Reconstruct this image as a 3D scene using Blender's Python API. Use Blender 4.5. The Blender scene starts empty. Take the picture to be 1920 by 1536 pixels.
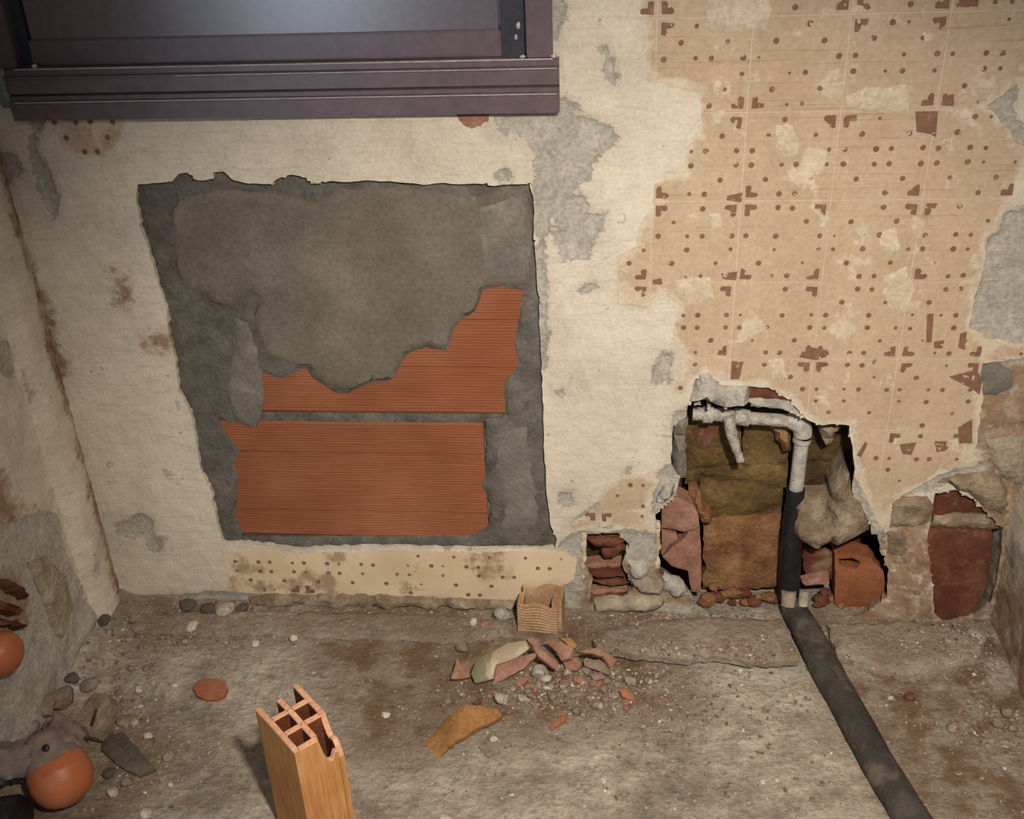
import bpy, bmesh, math, random
import numpy as np
from mathutils import Vector, Matrix, noise as mnoise
from mathutils.geometry import delaunay_2d_cdt
random.seed(7); np.random.seed(7)
PI = math.pi
scn = bpy.context.scene
C = scn.collection

# ------------------------------------------------------------------ camera
FPX, PITCH, ROLL, YAW = 2038.45, 0.516748, -0.0430248, -0.1058493
CAM = np.array([-0.214747, -1.809411, 1.527951])      # floor is z = 0, the tiled wall is y = 0
def _rot(pitch, roll, yaw):
    cp, sp, cr, sr, cy, sy = math.cos(pitch), math.sin(pitch), math.cos(roll), math.sin(roll), math.cos(yaw), math.sin(yaw)
    B = np.array([[1, 0, 0], [0, 0, -1], [0, 1, 0]])
    return (np.array([[cr, -sr, 0], [sr, cr, 0], [0, 0, 1]]) @ np.array([[1, 0, 0], [0, cp, -sp], [0, sp, cp]]) @ B
            @ np.array([[cy, -sy, 0], [sy, cy, 0], [0, 0, 1]]))
RM = _rot(PITCH, ROLL, YAW)
cd = bpy.data.cameras.new('camera'); co = bpy.data.objects.new('camera', cd); C.objects.link(co)
cd.sensor_fit = 'HORIZONTAL'; cd.sensor_width = 36; cd.lens = FPX / 1920 * 36; cd.clip_start = .01
m = Matrix.Identity(4)
for i in range(3):
    m[i][0] = RM[0][i]; m[i][1] = -RM[1][i]; m[i][2] = -RM[2][i]; m[i][3] = CAM[i]
co.matrix_world = m
scn.camera = co

# ------------------------------------------------------------------ world, lights, exposure
w = bpy.data.worlds.new('room_light'); scn.world = w; w.use_nodes = True
bg = w.node_tree.nodes['Background']; bg.inputs[0].default_value = (.94, .97, 1.04, 1); bg.inputs[1].default_value = .205
def area(name, loc, target, sx, sy, power, col):
    l = bpy.data.lights.new(name, 'AREA'); l.shape = 'RECTANGLE'; l.size = sx; l.size_y = sy; l.energy = power; l.color = col
    o = bpy.data.objects.new(name, l); C.objects.link(o); o.location = loc
    o.rotation_euler = (Vector(target) - Vector(loc)).to_track_quat('-Z', 'Y').to_euler(); return o
def spot(name, loc, target, power, col, deg, blend, rad):
    l = bpy.data.lights.new(name, 'SPOT'); l.energy = power; l.color = col; l.spot_size = math.radians(deg); l.spot_blend = blend; l.shadow_soft_size = rad
    o = bpy.data.objects.new(name, l); C.objects.link(o); o.location = loc
    o.rotation_euler = (Vector(target) - Vector(loc)).to_track_quat('-Z', 'Y').to_euler(); return o
spot('hand_lamp', (.08, -1.74, 1.88), (-.20, -.06, .10), 240, (1, .885, .745), 72, 1.0, .06)
area('pane_glow_light', (-1.60, -3.4, .95), (-.6, 0, 1.15), .5, .9, 10, (.72, .84, 1))  # unseen area light added so the window panel mirrors a bluish glow
scn.view_settings.view_transform = 'Standard'; scn.view_settings.look = 'None'
scn.view_settings.exposure = 0.0; scn.view_settings.gamma = 1; scn.view_settings.use_curve_mapping = False

# ------------------------------------------------------------------ pixel -> point on a real surface
def ray(x, y): return RM.T @ np.array([(x - 960) / FPX, (y - 768) / FPX, 1.0])
def hit(x, y, p0, n):
    d = ray(x, y); n = np.asarray(n, float); t = np.dot(np.asarray(p0) - CAM, n) / np.dot(d, n); return CAM + t * d
XL, XR = -1.302, 0.566
def W(x, y, Y=0.0): return hit(x, y, (0, Y, 0), (0, 1, 0))
def F(x, y, Z=0.0): return hit(x, y, (0, 0, Z), (0, 0, 1))
def LW(x, y, X=XL): return hit(x, y, (X, 0, 0), (1, 0, 0))
def WP(poly, Y=0.0): return [(W(x, y, Y)[0], W(x, y, Y)[2]) for x, y in poly]      # (X, Z) on the back wall
def FP(poly, Z=0.0): return [tuple(F(x, y, Z)[:2]) for x, y in poly]               # (X, Y) on the floor
def LP(poly): return [(LW(x, y)[1], LW(x, y)[2]) for x, y in poly]                 # (Y, Z) on the left wall

# ------------------------------------------------------------------ node materials
class NT:
    def __init__(s, name):
        s.m = bpy.data.materials.new(name); s.m.use_nodes = True; s.t = s.m.node_tree; s.b = s.t.nodes['Principled BSDF']
        s.pos = s.t.nodes.new('ShaderNodeNewGeometry').outputs['Position']
    def l(s, a, b): s.t.links.new(a, b)
    def put(s, sock, v):
        if hasattr(v, 'is_linked'): s.l(v, sock)
        elif isinstance(v, (tuple, list)): sock.default_value = (*v, 1) if len(v) == 3 and sock.type == 'RGBA' else v
        else: sock.default_value = v
    def vec(s, scale=(1, 1, 1), loc=(0, 0, 0), rot=(0, 0, 0), src=None):
        n = s.t.nodes.new('ShaderNodeMapping'); s.l(src or s.pos, n.inputs[0]); n.inputs['Scale'].default_value = scale
        n.inputs['Location'].default_value = loc; n.inputs['Rotation'].default_value = rot; return n.outputs[0]
    def noise(s, scale, detail=4, rough=.55, vec=None, dist=0):
        n = s.t.nodes.new('ShaderNodeTexNoise'); s.l(vec or s.pos, n.inputs['Vector']); n.inputs['Scale'].default_value = scale
        n.inputs['Detail'].default_value = detail; n.inputs['Roughness'].default_value = rough; n.inputs['Distortion'].default_value = dist
        return n.outputs['Fac']
    def vor(s, scale, vec=None, feature='F1', out='Distance'):
        n = s.t.nodes.new('ShaderNodeTexVoronoi'); s.l(vec or s.pos, n.inputs['Vector']); n.inputs['Scale'].default_value = scale
        n.feature = feature; return n.outputs[out]
    def attr(s, name): n = s.t.nodes.new('ShaderNodeAttribute'); n.attribute_name = name; return n.outputs['Fac']
    def math(s, op, a, b=0.0, c=0.0):
        n = s.t.nodes.new('ShaderNodeMath'); n.operation = op
        for i, v in enumerate((a, b, c)): s.put(n.inputs[i], v)
        return n.outputs[0]
    def ss(s, v, lo, hi):       # smooth step, lo may exceed hi
        n = s.t.nodes.new('ShaderNodeMapRange'); n.interpolation_type = 'SMOOTHSTEP'
        flip = lo > hi
        if flip: lo, hi = hi, lo
        s.put(n.inputs['Value'], v); n.inputs['From Min'].default_value = lo; n.inputs['From Max'].default_value = hi
        n.inputs['To Min'].default_value = 1.0 if flip else 0.0; n.inputs['To Max'].default_value = 0.0 if flip else 1.0
        return n.outputs['Result']
    def ramp(s, fac, stops):
        n = s.t.nodes.new('ShaderNodeValToRGB'); s.l(fac, n.inputs[0]); e = n.color_ramp.elements
        while len(e) < len(stops): e.new(.5)
        for k, (p, c) in enumerate(stops): e[k].position = p; e[k].color = (*c, 1)
        return n.outputs[0]
    def mix(s, fac, a, b, mode='MIX'):
        n = s.t.nodes.new('ShaderNodeMix'); n.data_type = 'RGBA'; n.blend_type = mode
        s.put(n.inputs[0], fac); s.put(n.inputs[6], a); s.put(n.inputs[7], b); return n.outputs[2]
    def bump(s, h, strength=.5, dist=.003, prev=None):
        n = s.t.nodes.new('ShaderNodeBump'); n.inputs['Strength'].default_value = strength; n.inputs['Distance'].default_value = dist
        s.l(h, n.inputs['Height'])
        if prev: s.l(prev, n.inputs['Normal'])
        return n.outputs[0]
    def out(s, col, rough=.9, nrm=None, spec=.2, metal=0):
        s.put(s.b.inputs['Base Color'], col); s.put(s.b.inputs['Roughness'], rough); s.b.inputs['Specular IOR Level'].default_value = spec
        s.b.inputs['Metallic'].default_value = metal
        if nrm: s.l(nrm, s.b.inputs['Normal'])
        return s.m

def rough_mat(name, stops, scale=14, fine=120, bump=.5, dist=.003, rough=.92, speck=None, vec=None, spec=.15, dust=None):
    n = NT(name); v = n.vec(vec) if vec else None
    a = n.noise(scale, 6, .62, v); col = n.ramp(a, stops); f = n.noise(fine, 4, .6, v)
    col = n.mix(.35, col, n.ramp(f, [(.3, (.25, .25, .25)), (.7, (.8, .8, .8))]), 'OVERLAY')
    if speck: col = n.mix(n.ss(n.noise(speck[1], 2, .5), speck[2], speck[2] + .05), col, speck[0])
    if dust: col = n.mix(n.math('MULTIPLY', n.ss(n.noise(dust[1], 5, .65), dust[2] - .08, dust[2] + .08), dust[3]), col, dust[0])
    h = n.math('ADD', f, n.math('MULTIPLY', a, 1.5))
    return n.out(col, rough, n.bump(h, bump, dist), spec)

CREAM = [(.25, (.50, .435, .345)), (.5, (.60, .53, .415)), (.75, (.67, .60, .475))]
def wall_mat(name, warm=1.0):
    n = NT(name)
    a = n.noise(5, 6, .6); b = n.noise(38, 6, .65); f = n.noise(150, 4, .6)
    cream = n.ramp(n.math('ADD', n.math('MULTIPLY', a, .6), n.math('MULTIPLY', b, .4)),
                   [(.3, (.45, .40, .335)), (.46, (.555, .50, .415)), (.62, (.635, .58, .485))])
    st = n.vec((5, 5, 42)); cream = n.mix(n.math('MULTIPLY', n.ss(n.noise(3, 5, .6, st), .50, .68), .8), cream, (.50, .43, .335)); cream = n.mix(n.math('MULTIPLY', n.ss(n.noise(7, 6, .7, n.vec((1, 1, .6), (9, 1, 3))), .50, .66), .55), cream, (.43, .385, .32))
    grey = n.ramp(n.math('ADD', n.math('MULTIPLY', n.noise(20, 6, .65), .6), n.math('MULTIPLY', f, .4)),
                  [(.3, (.235, .218, .19)), (.48, (.345, .325, .288)), (.66, (.455, .43, .38))])
    edge = n.math('ADD', n.math('MULTIPLY', n.math('SUBTRACT', n.noise(60, 7, .75, n.vec((.6, .6, 1))), .5), .055),
                  n.math('MULTIPLY', n.math('SUBTRACT', n.noise(15, 4, .6), .5), .045))
    sd = n.math('ADD', n.attr('cem'), edge)
    mk = n.math('MULTIPLY', n.ss(sd, .0035, -.0035), n.ss(n.noise(34, 5, .7, n.vec((.5, .5, 1.4), (4, 2, 7))), .70, .56))
    # spontaneous small scabs where the skim has come off
    sc = n.ss(n.math('ADD', n.noise(22, 6, .7), n.math('MULTIPLY', n.noise(5, 2), .25)), .785, .80)
    mk = n.math('MAXIMUM', mk, n.math('MULTIPLY', sc, .9))
    brown = n.ramp(n.noise(24, 5, .65), [(.3, (.165, .105, .070)), (.5, (.265, .178, .118)), (.7, (.37, .27, .195))])
    bs = n.math('ADD', n.attr('brn'), n.math('MULTIPLY', edge, 1.6))
    veil = n.ss(n.math('ADD', n.attr('cem'), n.math('MULTIPLY', n.math('SUBTRACT', n.noise(9, 6, .65), .5), .16)), .045, -.02)
    cream = n.mix(n.math('MULTIPLY', veil, .45), cream, (.40, .365, .305))
    col = n.mix(mk, cream, grey)
    col = n.mix(n.math('MULTIPLY', n.ss(bs, .014, -.014), n.ss(b, .24, .52)), col, brown)
    pits = n.math('MAXIMUM', n.ss(n.noise(70, 3, .5), .69, .73), n.ss(n.noise(26, 5, .7, n.vec((1, 1, 1), (7, 7, 7))), .715, .745)); col = n.mix(n.math('MULTIPLY', pits, .6), col, (.26, .19, .13))
    col = n.mix(.25, col, n.ramp(f, [(.3, (.3, .3, .3)), (.7, (.75, .75, .75))]), 'OVERLAY')
    h = n.math('SUBTRACT', n.math('ADD', n.math('MULTIPLY', b, 1.0), n.math('MULTIPLY', f, .5)), n.math('MULTIPLY', mk, .9))
    return n.out(col, .93, n.bump(h, .55, .004), .12)
M = {}
M['wall'] = wall_mat('scraped_plaster')
M['skim'] = rough_mat('pale_skim', [(.25, (.42, .345, .26)), (.5, (.50, .42, .32)), (.75, (.57, .49, .385))], 22, 140, .45, .003)
M['cement'] = rough_mat('grey_cement', [(.28, (.12, .108, .095)), (.5, (.16, .147, .128)), (.72, (.22, .203, .178))], 16, 130, .6, .003)
M['cement_dark'] = rough_mat('dark_damp_cement', [(.28, (.075, .069, .062)), (.5, (.115, .106, .094)), (.72, (.165, .153, .135))], 24, 120, .8, .004)
M['render'] = rough_mat('trowelled_render', [(.3, (.115, .099, .08)), (.5, (.145, .128, .105)), (.7, (.19, .172, .145))], 6, 150, .25, .002)
M['mortar'] = rough_mat('pale_mortar', [(.28, (.19, .155, .115)), (.5, (.29, .245, .185)), (.72, (.42, .37, .29))], 18, 110, .9, .005)
M['brownmortar'] = rough_mat('brown_mortar', [(.28, (.13, .092, .062)), (.5, (.215, .16, .11)), (.72, (.36, .295, .22))], 22, 110, .9, .005)
M['greymortar'] = rough_mat('pale_grey_mortar', [(.28, (.24, .225, .20)), (.5, (.36, .34, .30)), (.72, (.48, .45, .40))], 18, 110, .9, .005)
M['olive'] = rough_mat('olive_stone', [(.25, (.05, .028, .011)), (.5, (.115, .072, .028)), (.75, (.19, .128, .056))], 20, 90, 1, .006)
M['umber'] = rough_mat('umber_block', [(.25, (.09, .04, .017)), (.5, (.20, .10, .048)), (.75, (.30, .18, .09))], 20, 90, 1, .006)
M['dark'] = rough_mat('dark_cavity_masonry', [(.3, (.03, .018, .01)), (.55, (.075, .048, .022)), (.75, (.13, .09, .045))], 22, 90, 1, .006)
M['pinkbrick'] = rough_mat('pink_dusty_brick', [(.25, (.17, .08, .055)), (.5, (.265, .14, .10)), (.75, (.36, .22, .165))], 20, 140, .5, .003)
M['redbrick'] = rough_mat('red_brown_brick', [(.25, (.065, .022, .013)), (.5, (.11, .04, .024)), (.75, (.17, .078, .048))], 16, 140, .4, .003, dust=((.30, .21, .14), 9, .62, .6))
M['terra'] = rough_mat('terracotta', [(.25, (.22, .078, .042)), (.5, (.29, .112, .064)), (.75, (.36, .165, .10))], 12, 160, .3, .002)
M['orangebrick'] = rough_mat('dark_orange_brick', [(.25, (.15, .05, .022)), (.5, (.22, .08, .036)), (.75, (.29, .12, .062))], 14, 150, .4, .002)
M['shadedclay'] = rough_mat('shaded_red_clay', [(.25, (.09, .026, .013)), (.5, (.125, .038, .019)), (.75, (.17, .06, .03))], 14, 150, .3, .002)  # darkened so the brick's cells look shaded inside; the shade is in the colour
M['biscuit'] = rough_mat('red_biscuit', [(.25, (.19, .095, .066)), (.5, (.27, .145, .103)), (.75, (.36, .225, .17))], 30, 160, .5, .002)
M['white_paint'] = rough_mat('white_painted_pipe', [(.28, (.25, .23, .205)), (.5, (.385, .37, .34)), (.72, (.48, .46, .43))], 60, 200, .5, .0015, rough=.6, spec=.3, speck=((.22, .17, .12), 90, .66))
M['crust'] = rough_mat('lime_crust', [(.28, (.20, .175, .145)), (.5, (.36, .335, .295)), (.72, (.54, .51, .46))], 60, 160, 1, .004)
M['black'] = rough_mat('black_pipe', [(.3, (.006, .006, .008)), (.6, (.013, .013, .017)), (.8, (.03, .028, .028))], 40, 160, .4, .002, rough=.45, spec=.4, dust=((.16, .15, .15), 60, .72, .7))
M['floorpipe'] = rough_mat('dusty_dark_pipe', [(.28, (.028, .026, .024)), (.55, (.05, .046, .041)), (.75, (.085, .077, .066))], 12, 160, .5, .002, rough=.75, dust=((.17, .135, .10), 14, .60, .55))
M['stone'] = rough_mat('grey_stone', [(.28, (.23, .20, .165)), (.5, (.34, .30, .25)), (.72, (.46, .42, .36))], 40, 160, .7, .003)
M['brownstone'] = rough_mat('brown_rubble', [(.28, (.13, .095, .07)), (.5, (.215, .165, .125)), (.72, (.30, .24, .19))], 30, 130, .8, .004)
M['whitechip'] = rough_mat('white_plaster_chip', [(.28, (.36, .325, .275)), (.5, (.46, .425, .37)), (.72, (.56, .53, .47))], 40, 160, .5, .002)
M['slate'] = rough_mat('dark_slab', [(.28, (.06, .05, .042)), (.5, (.095, .08, .066)), (.72, (.14, .118, .095))], 20, 130, .6, .003)

def tile_mat():
    n = NT('scored_tile')
    a = n.noise(6, 5, .6); f = n.noise(120, 4, .6); b = n.noise(30, 6, .65)
    col = n.ramp(n.math('ADD', n.math('MULTIPLY', a, .6), n.math('MULTIPLY', b, .4)),
                 [(.3, (.375, .277, .192)), (.48, (.435, .332, .236)), (.66, (.49, .385, .28))])
    sv = n.vec((1.2, 1, 75), rot=(0, .012, 0)); sn = n.noise(2.3, 4, .7, sv, .3)
    zz = n.t.nodes.new('ShaderNodeSeparateXYZ'); n.l(n.pos, zz.inputs[0]); hi = n.ss(zz.outputs[2], .74, .95)
    col = n.mix(n.math('MULTIPLY', n.math('MULTIPLY', n.ss(sn, .585, .625), hi), .55), col, (.30, .195, .125))
    vv = n.vec((85, 1, 1.2)); vn = n.noise(2, 3, .6, vv)
    col = n.mix(n.math('MULTIPLY', n.ss(vn, .5, .68), .30), col, (.44, .30, .195))
    sm = n.ss(n.math('ADD', n.noise(13, 5, .62), n.math('MULTIPLY', n.noise(3.3, 2), .22)), .70, .76)
    es = n.ss(n.math('ADD', n.attr('esd'), n.math('MULTIPLY', n.math('SUBTRACT', n.noise(24, 6, .65), .5), .06)), -.014, -.002); sm = n.math('MAXIMUM', sm, es)
    col = n.mix(n.math('MULTIPLY', sm, .85), col, n.ramp(b, [(.3, (.47, .385, .29)), (.6, (.58, .50, .395))]))
    col = n.mix(.2, col, n.ramp(f, [(.3, (.3, .3, .3)), (.7, (.75, .75, .75))]), 'OVERLAY')
    h = n.math('ADD', n.math('ADD', n.math('MULTIPLY', b, .6), n.math('MULTIPLY', sm, .5)), n.math('MULTIPLY', n.math('MULTIPLY', sn, hi), 1.0))
    return n.out(col, .8, n.bump(h, .35, .003), .2)
M['tile'] = tile_mat()
def print_mat():
    n = NT('worn_print'); b = n.noise(60, 4, .65); col = n.ramp(b, [(.3, (.155, .082, .052)), (.6, (.215, .118, .078)), (.8, (.33, .205, .14))])
    b2 = n.noise(30, 6, .65)
    sm = n.ss(n.math('ADD', n.noise(13, 5, .62), n.math('MULTIPLY', n.noise(3.3, 2), .22)), .735, .775)
    wear = n.ss(n.noise(90, 3, .6), .62, .68)
    col = n.mix(n.math('MAXIMUM', n.math('MULTIPLY', sm, .85), n.math('MULTIPLY', wear, .7)), col, n.ramp(b2, [(.3, (.55, .44, .32)), (.6, (.64, .52, .39))]))
    return n.out(col, .8, None, .2)
M['print'] = print_mat()
def strip_mat():
    n = NT('dirty_tile'); b = n.noise(12, 6, .65); f = n.noise(120, 4, .6)
    col = n.ramp(n.noise(7, 5, .6), [(.3, (.52, .405, .265)), (.5, (.60, .485, .33)), (.7, (.66, .545, .39))])
    col = n.mix(n.math('MULTIPLY', n.ss(n.noise(9, 6, .65, n.vec((1, 1, 1), (2.3, 0, 0))), .52, .62), .8), col, (.27, .18, .11))
    return n.out(col, .8, n.bump(n.math('ADD', b, n.math('MULTIPLY', f, .4)), .3, .003), .2)
M['strip'] = strip_mat()
def ribbed_brick():
    n = NT('ribbed_orange_brick'); a = n.noise(4, 5, .6); st = n.noise(3, 4, .6, n.vec((3, 1, 160)))
    col = n.ramp(n.math('ADD', n.math('MULTIPLY', a, .5), n.math('MULTIPLY', st, .5)), [(.32, (.18, .061, .029)), (.5, (.255, .093, .046)), (.68, (.335, .14, .075))])
    col = n.mix(n.math('MULTIPLY', n.ss(n.noise(2.2, 2, .5), .52, .60), .35), col, (.20, .06, .026))
    return n.out(col, .85, n.bump(n.math('ADD', st, n.math('MULTIPLY', n.noise(150), .5)), .4, .002), .15)
M['orange'] = ribbed_brick()
def hollow_mat():
    n = NT('ochre_orange_brick'); st = n.noise(3, 4, .6, n.vec((60, 60, 4))); a = n.noise(7, 4, .6)
    col = n.ramp(n.math('ADD', n.math('MULTIPLY', a, .45), n.math('MULTIPLY', st, .55)), [(.32, (.36, .15, .048)), (.5, (.50, .235, .084)), (.66, (.60, .33, .15))])
    return n.out(col, .8, n.bump(st, .3, .002), .2)
M['hollow'] = hollow_mat()
M['cutclay'] = rough_mat('cut_clay_edge', [(.3, (.52, .26, .15)), (.5, (.62, .335, .205)), (.7, (.70, .42, .28))], 30, 160, .4, .002)
M['ochre'] = rough_mat('ochre_shard', [(.28, (.20, .095, .034)), (.5, (.30, .155, .06)), (.72, (.39, .23, .105))], 14, 120, .4, .003)
M['alu'] = rough_mat('plum_brown_aluminium', [(.3, (.088, .058, .070)), (.5, (.098, .066, .078)), (.7, (.11, .075, .088))], 6, 60, .03, .001, rough=.38, spec=.5)
M['alu'].node_tree.nodes['Principled BSDF'].inputs['Coat Weight'].default_value = .6; M['alu'].node_tree.nodes['Principled BSDF'].inputs['Coat Roughness'].default_value = .3
M['aluedge'] = rough_mat('bright_edge_strip', [(.3, (.30, .25, .26)), (.6, (.42, .37, .37))], 40, 90, .1, .001, rough=.45, spec=.5)
M['gasket'] = rough_mat('blue_black_gasket', [(.3, (.016, .017, .028)), (.7, (.03, .031, .048))], 20, 90, .1, .001, rough=.5, spec=.4)
M['pane'] = rough_mat('dark_shutter_panel', [(.3, (.085, .060, .070)), (.7, (.10, .07, .08))], 4, 60, .02, .001, rough=.27, spec=1.0)
M['pane'].node_tree.nodes['Principled BSDF'].inputs['Coat Weight'].default_value = .8; M['pane'].node_tree.nodes['Principled BSDF'].inputs['Coat Roughness'].default_value = .25
M['clayglaze'] = None
def clay_pipe():
    n = NT('clay_pipe_smeared_with_cement'); b = n.noise(26, 5, .62)
    g = n.t.nodes.new('ShaderNodeNewGeometry'); sx = n.t.nodes.new('ShaderNodeSeparateXYZ'); n.l(n.pos, sx.inputs[0])
    mk = n.ss(n.math('ADD', n.attr('cem'), n.math('MULTIPLY', n.math('SUBTRACT', b, .5), .8)), .45, .56)
    clay = n.ramp(n.noise(9, 4, .6), [(.3, (.30, .085, .035)), (.6, (.40, .125, .052)), (.8, (.47, .18, .085))])
    cem = n.ramp(n.noise(20, 5, .65), [(.3, (.10, .078, .064)), (.52, (.175, .138, .114)), (.68, (.26, .20, .165)), (.8, (.30, .145, .11))])
    return n.out(n.mix(mk, clay, cem), n.math('ADD', .45, n.math('MULTIPLY', mk, .4)), n.bump(n.math('ADD', b, n.math('MULTIPLY', mk, .8)), .4, .003), .35)
M['clay'] = clay_pipe()
def glaze():
    n = NT('green_and_cream_glaze'); c = n.vor(38, None, 'F1', 'Color'); s = n.t.nodes.new('ShaderNodeSeparateColor'); n.l(c, s.inputs[0])
    sx = n.t.nodes.new('ShaderNodeSeparateXYZ'); n.l(n.pos, sx.inputs[0])
    k = n.math('ADD', s.outputs[0], n.math('MULTIPLY', n.math('ADD', sx.outputs[0], .44), -11.0))
    col = n.mix(n.ss(k, .52, .56), (.33, .26, .165), (.14, .15, .08))
    return n.out(n.mix(n.math('MULTIPLY', n.noise(20, 4), .5), col, (.26, .195, .13)), .45, None, .4)
M['glaze'] = glaze()
def floor_mat():
    n = NT('dusty_concrete'); a = n.noise(2.6, 6, .62); b = n.noise(16, 6, .66); f = n.noise(95, 5, .62); v = n.vec((1, 1.8, 1), rot=(0, 0, -.5)); s = n.noise(30, 5, .66, v)
    col = n.ramp(n.math('ADD', n.math('MULTIPLY', a, .55), n.math('MULTIPLY', b, .45)), [(.34, (.165, .138, .108)), (.45, (.26, .225, .18)), (.54, (.375, .335, .275)), (.65, (.48, .44, .37))])
    col = n.mix(.55, col, n.ramp(n.math('ADD', n.math('MULTIPLY', f, .5), n.math('MULTIPLY', s, .5)), [(.33, (.2, .19, .18)), (.5, (.5, .5, .5)), (.68, (.82, .82, .82))]), 'OVERLAY')
    col = n.mix(n.math('MULTIPLY', n.ss(n.attr('brn'), .09, -.05), n.ss(b, .30, .62)), col, (.155, .10, .062))
    col = n.mix(n.math('MULTIPLY', n.ss(n.noise(130, 2, .5), .675, .71), .8), col, (.52, .46, .375))
    col = n.mix(n.math('MULTIPLY', n.ss(n.noise(85, 3, .55, n.vec((1, 1, 1), (3, 5, 1))), .67, .71), .7), col, (.11, .075, .05))
    return n.out(col, .95, n.bump(n.math('ADD', n.math('MULTIPLY', b, 1.5), n.math('ADD', f, s)), .9, .006), .1)
M['floor'] = floor_mat()
def crumb_mat():
    n = NT('mixed_crumbs')
    col = n.ramp(n.attr('rnd'), [(0, (.15, .10, .07)), (.25, (.24, .185, .14)), (.5, (.33, .275, .22)), (.68, (.24, .12, .085)), (.82, (.38, .34, .28)), (.95, (.56, .52, .45))])
    for e in n.t.nodes:
        if e.type == 'VALTORGB': e.color_ramp.interpolation = 'CONSTANT'
    return n.out(col, .9, None, .15)
M['crumb'] = crumb_mat()

# ------------------------------------------------------------------ object helpers
ORG = {}
def tag(o, label=None, cat=None, group=None, kind=None):
    for k, v in (('label', label), ('category', cat), ('group', group), ('kind', kind)):
        if v: o[k] = v
    return o
def build(name, verts, faces, mat, parent=None, smooth=False, attrs=None, mats=None, fm=None, origin=None):
    """verts are world points; the object's origin goes to its base"""
    V = np.asarray(verts, float).reshape(-1, 3)
    if origin is None: origin = np.array([V[:, 0].mean(), V[:, 1].mean(), V[:, 2].min()])
    origin = np.asarray(origin, float)
    me = bpy.data.meshes.new(name); me.from_pydata((V - origin).tolist(), [], [list(map(int, f)) for f in faces])
    for k, a in (attrs or {}).items():
        at = me.attributes.new(k, 'FLOAT', 'POINT'); at.data.foreach_set('value', np.asarray(a, np.float32))
    for mm in (mats or [mat]): me.materials.append(M[mm] if isinstance(mm, str) else mm)
    if fm is not None: me.polygons.foreach_set('material_index', np.asarray(fm, np.int32))
    if smooth: me.polygons.foreach_set('use_smooth', [True] * len(me.polygons))
    me.update()
    o = bpy.data.objects.new(name, me); C.objects.link(o)
    ORG[o.name] = origin
    if parent is not None: o.parent = parent; o.location = Vector(origin - ORG[parent.name])
    else: o.location = Vector(origin)
    return o
def thing(name, loc, label, cat, group=None):
    o = bpy.data.objects.new(name, None); C.objects.link(o); o.location = Vector(loc); o.empty_display_size = .02
    ORG[o.name] = np.asarray(loc, float); return tag(o, label, cat, group)
def nz(x, y, z=0.0): return mnoise.noise(Vector((x, y, z)))
def fbm(x, y, z, o=3): return mnoise.fractal(Vector((x, y, z)), 1.0, 2.0, o)

def sdist(poly, P):
    """signed distance (negative inside) and nearest boundary point, vectorised"""
    A = np.asarray(poly, float); P = np.asarray(P, float); n = len(A); D = np.roll(A, -1, 0) - A; L2 = (D ** 2).sum(1) + 1e-18
    S = np.empty(len(P)); near = np.empty_like(P); ch = max(1, 400000 // n)
    for i in range(0, len(P), ch):
        p = P[i:i + ch]; rx = p[:, :1] - A[None, :, 0]; ry = p[:, 1:] - A[None, :, 1]
        t = np.minimum(np.maximum((rx * D[:, 0] + ry * D[:, 1]) / L2, 0), 1); ex = rx - t * D[:, 0]; ey = ry - t * D[:, 1]; d = ex * ex + ey * ey
        k = d.argmin(1); j = np.arange(len(p)); near[i:i + ch, 0] = p[:, 0] - ex[j, k]; near[i:i + ch, 1] = p[:, 1] - ey[j, k]
        y1 = A[:, 1] + D[:, 1]; c = (A[None, :, 1] > p[:, 1:]) != (y1[None] > p[:, 1:])
        xi = D[:, 0] * ry / np.where(np.abs(D[:, 1]) < 1e-15, 1e-15, D[:, 1]); ins = ((c & (rx < xi)).sum(1) % 2) == 1
        q = np.sqrt(d[j, k]); S[i:i + ch] = np.where(ins, -q, q)
    return S, near
def sd_near(poly, P, m=.06):
    """sdist only near the outline; m beyond it"""
    A = np.asarray(poly, float); lo, hi = A.min(0) - m, A.max(0) + m; k = np.where(((P > lo) & (P < hi)).all(1))[0]
    S = np.full(len(P), m); N = P.copy()
    if len(k): s, nn = sdist(A, P[k]); S[k] = np.minimum(s, m); N[k] = nn
    return S, N
def union_sd(polys, P):
    d = np.full(len(P), .1)
    for p in polys: d = np.minimum(d, sd_near(p, P, .1)[0])
    return d
def ragged(poly, step=.012, amp=.003, seed=0.0, freq=60):
    """resample an outline and roughen it"""
    out = []; n = len(poly)
    for i in range(n):
        a, b = np.array(poly[i]), np.array(poly[(i + 1) % n]); L = np.linalg.norm(b - a); k = max(1, int(round(L / step)))
        nrm = np.array([-(b - a)[1], (b - a)[0]]) / (L + 1e-12)
        for j in range(k):
            p = a + (b - a) * j / k
            p = p + nrm * amp * (nz(p[0] * freq, p[1] * freq, seed) + .6 * nz(p[0] * freq * 2.7, p[1] * freq * 2.7, seed + 3)) * 1.6
            out.append(tuple(p))
    return out
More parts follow.
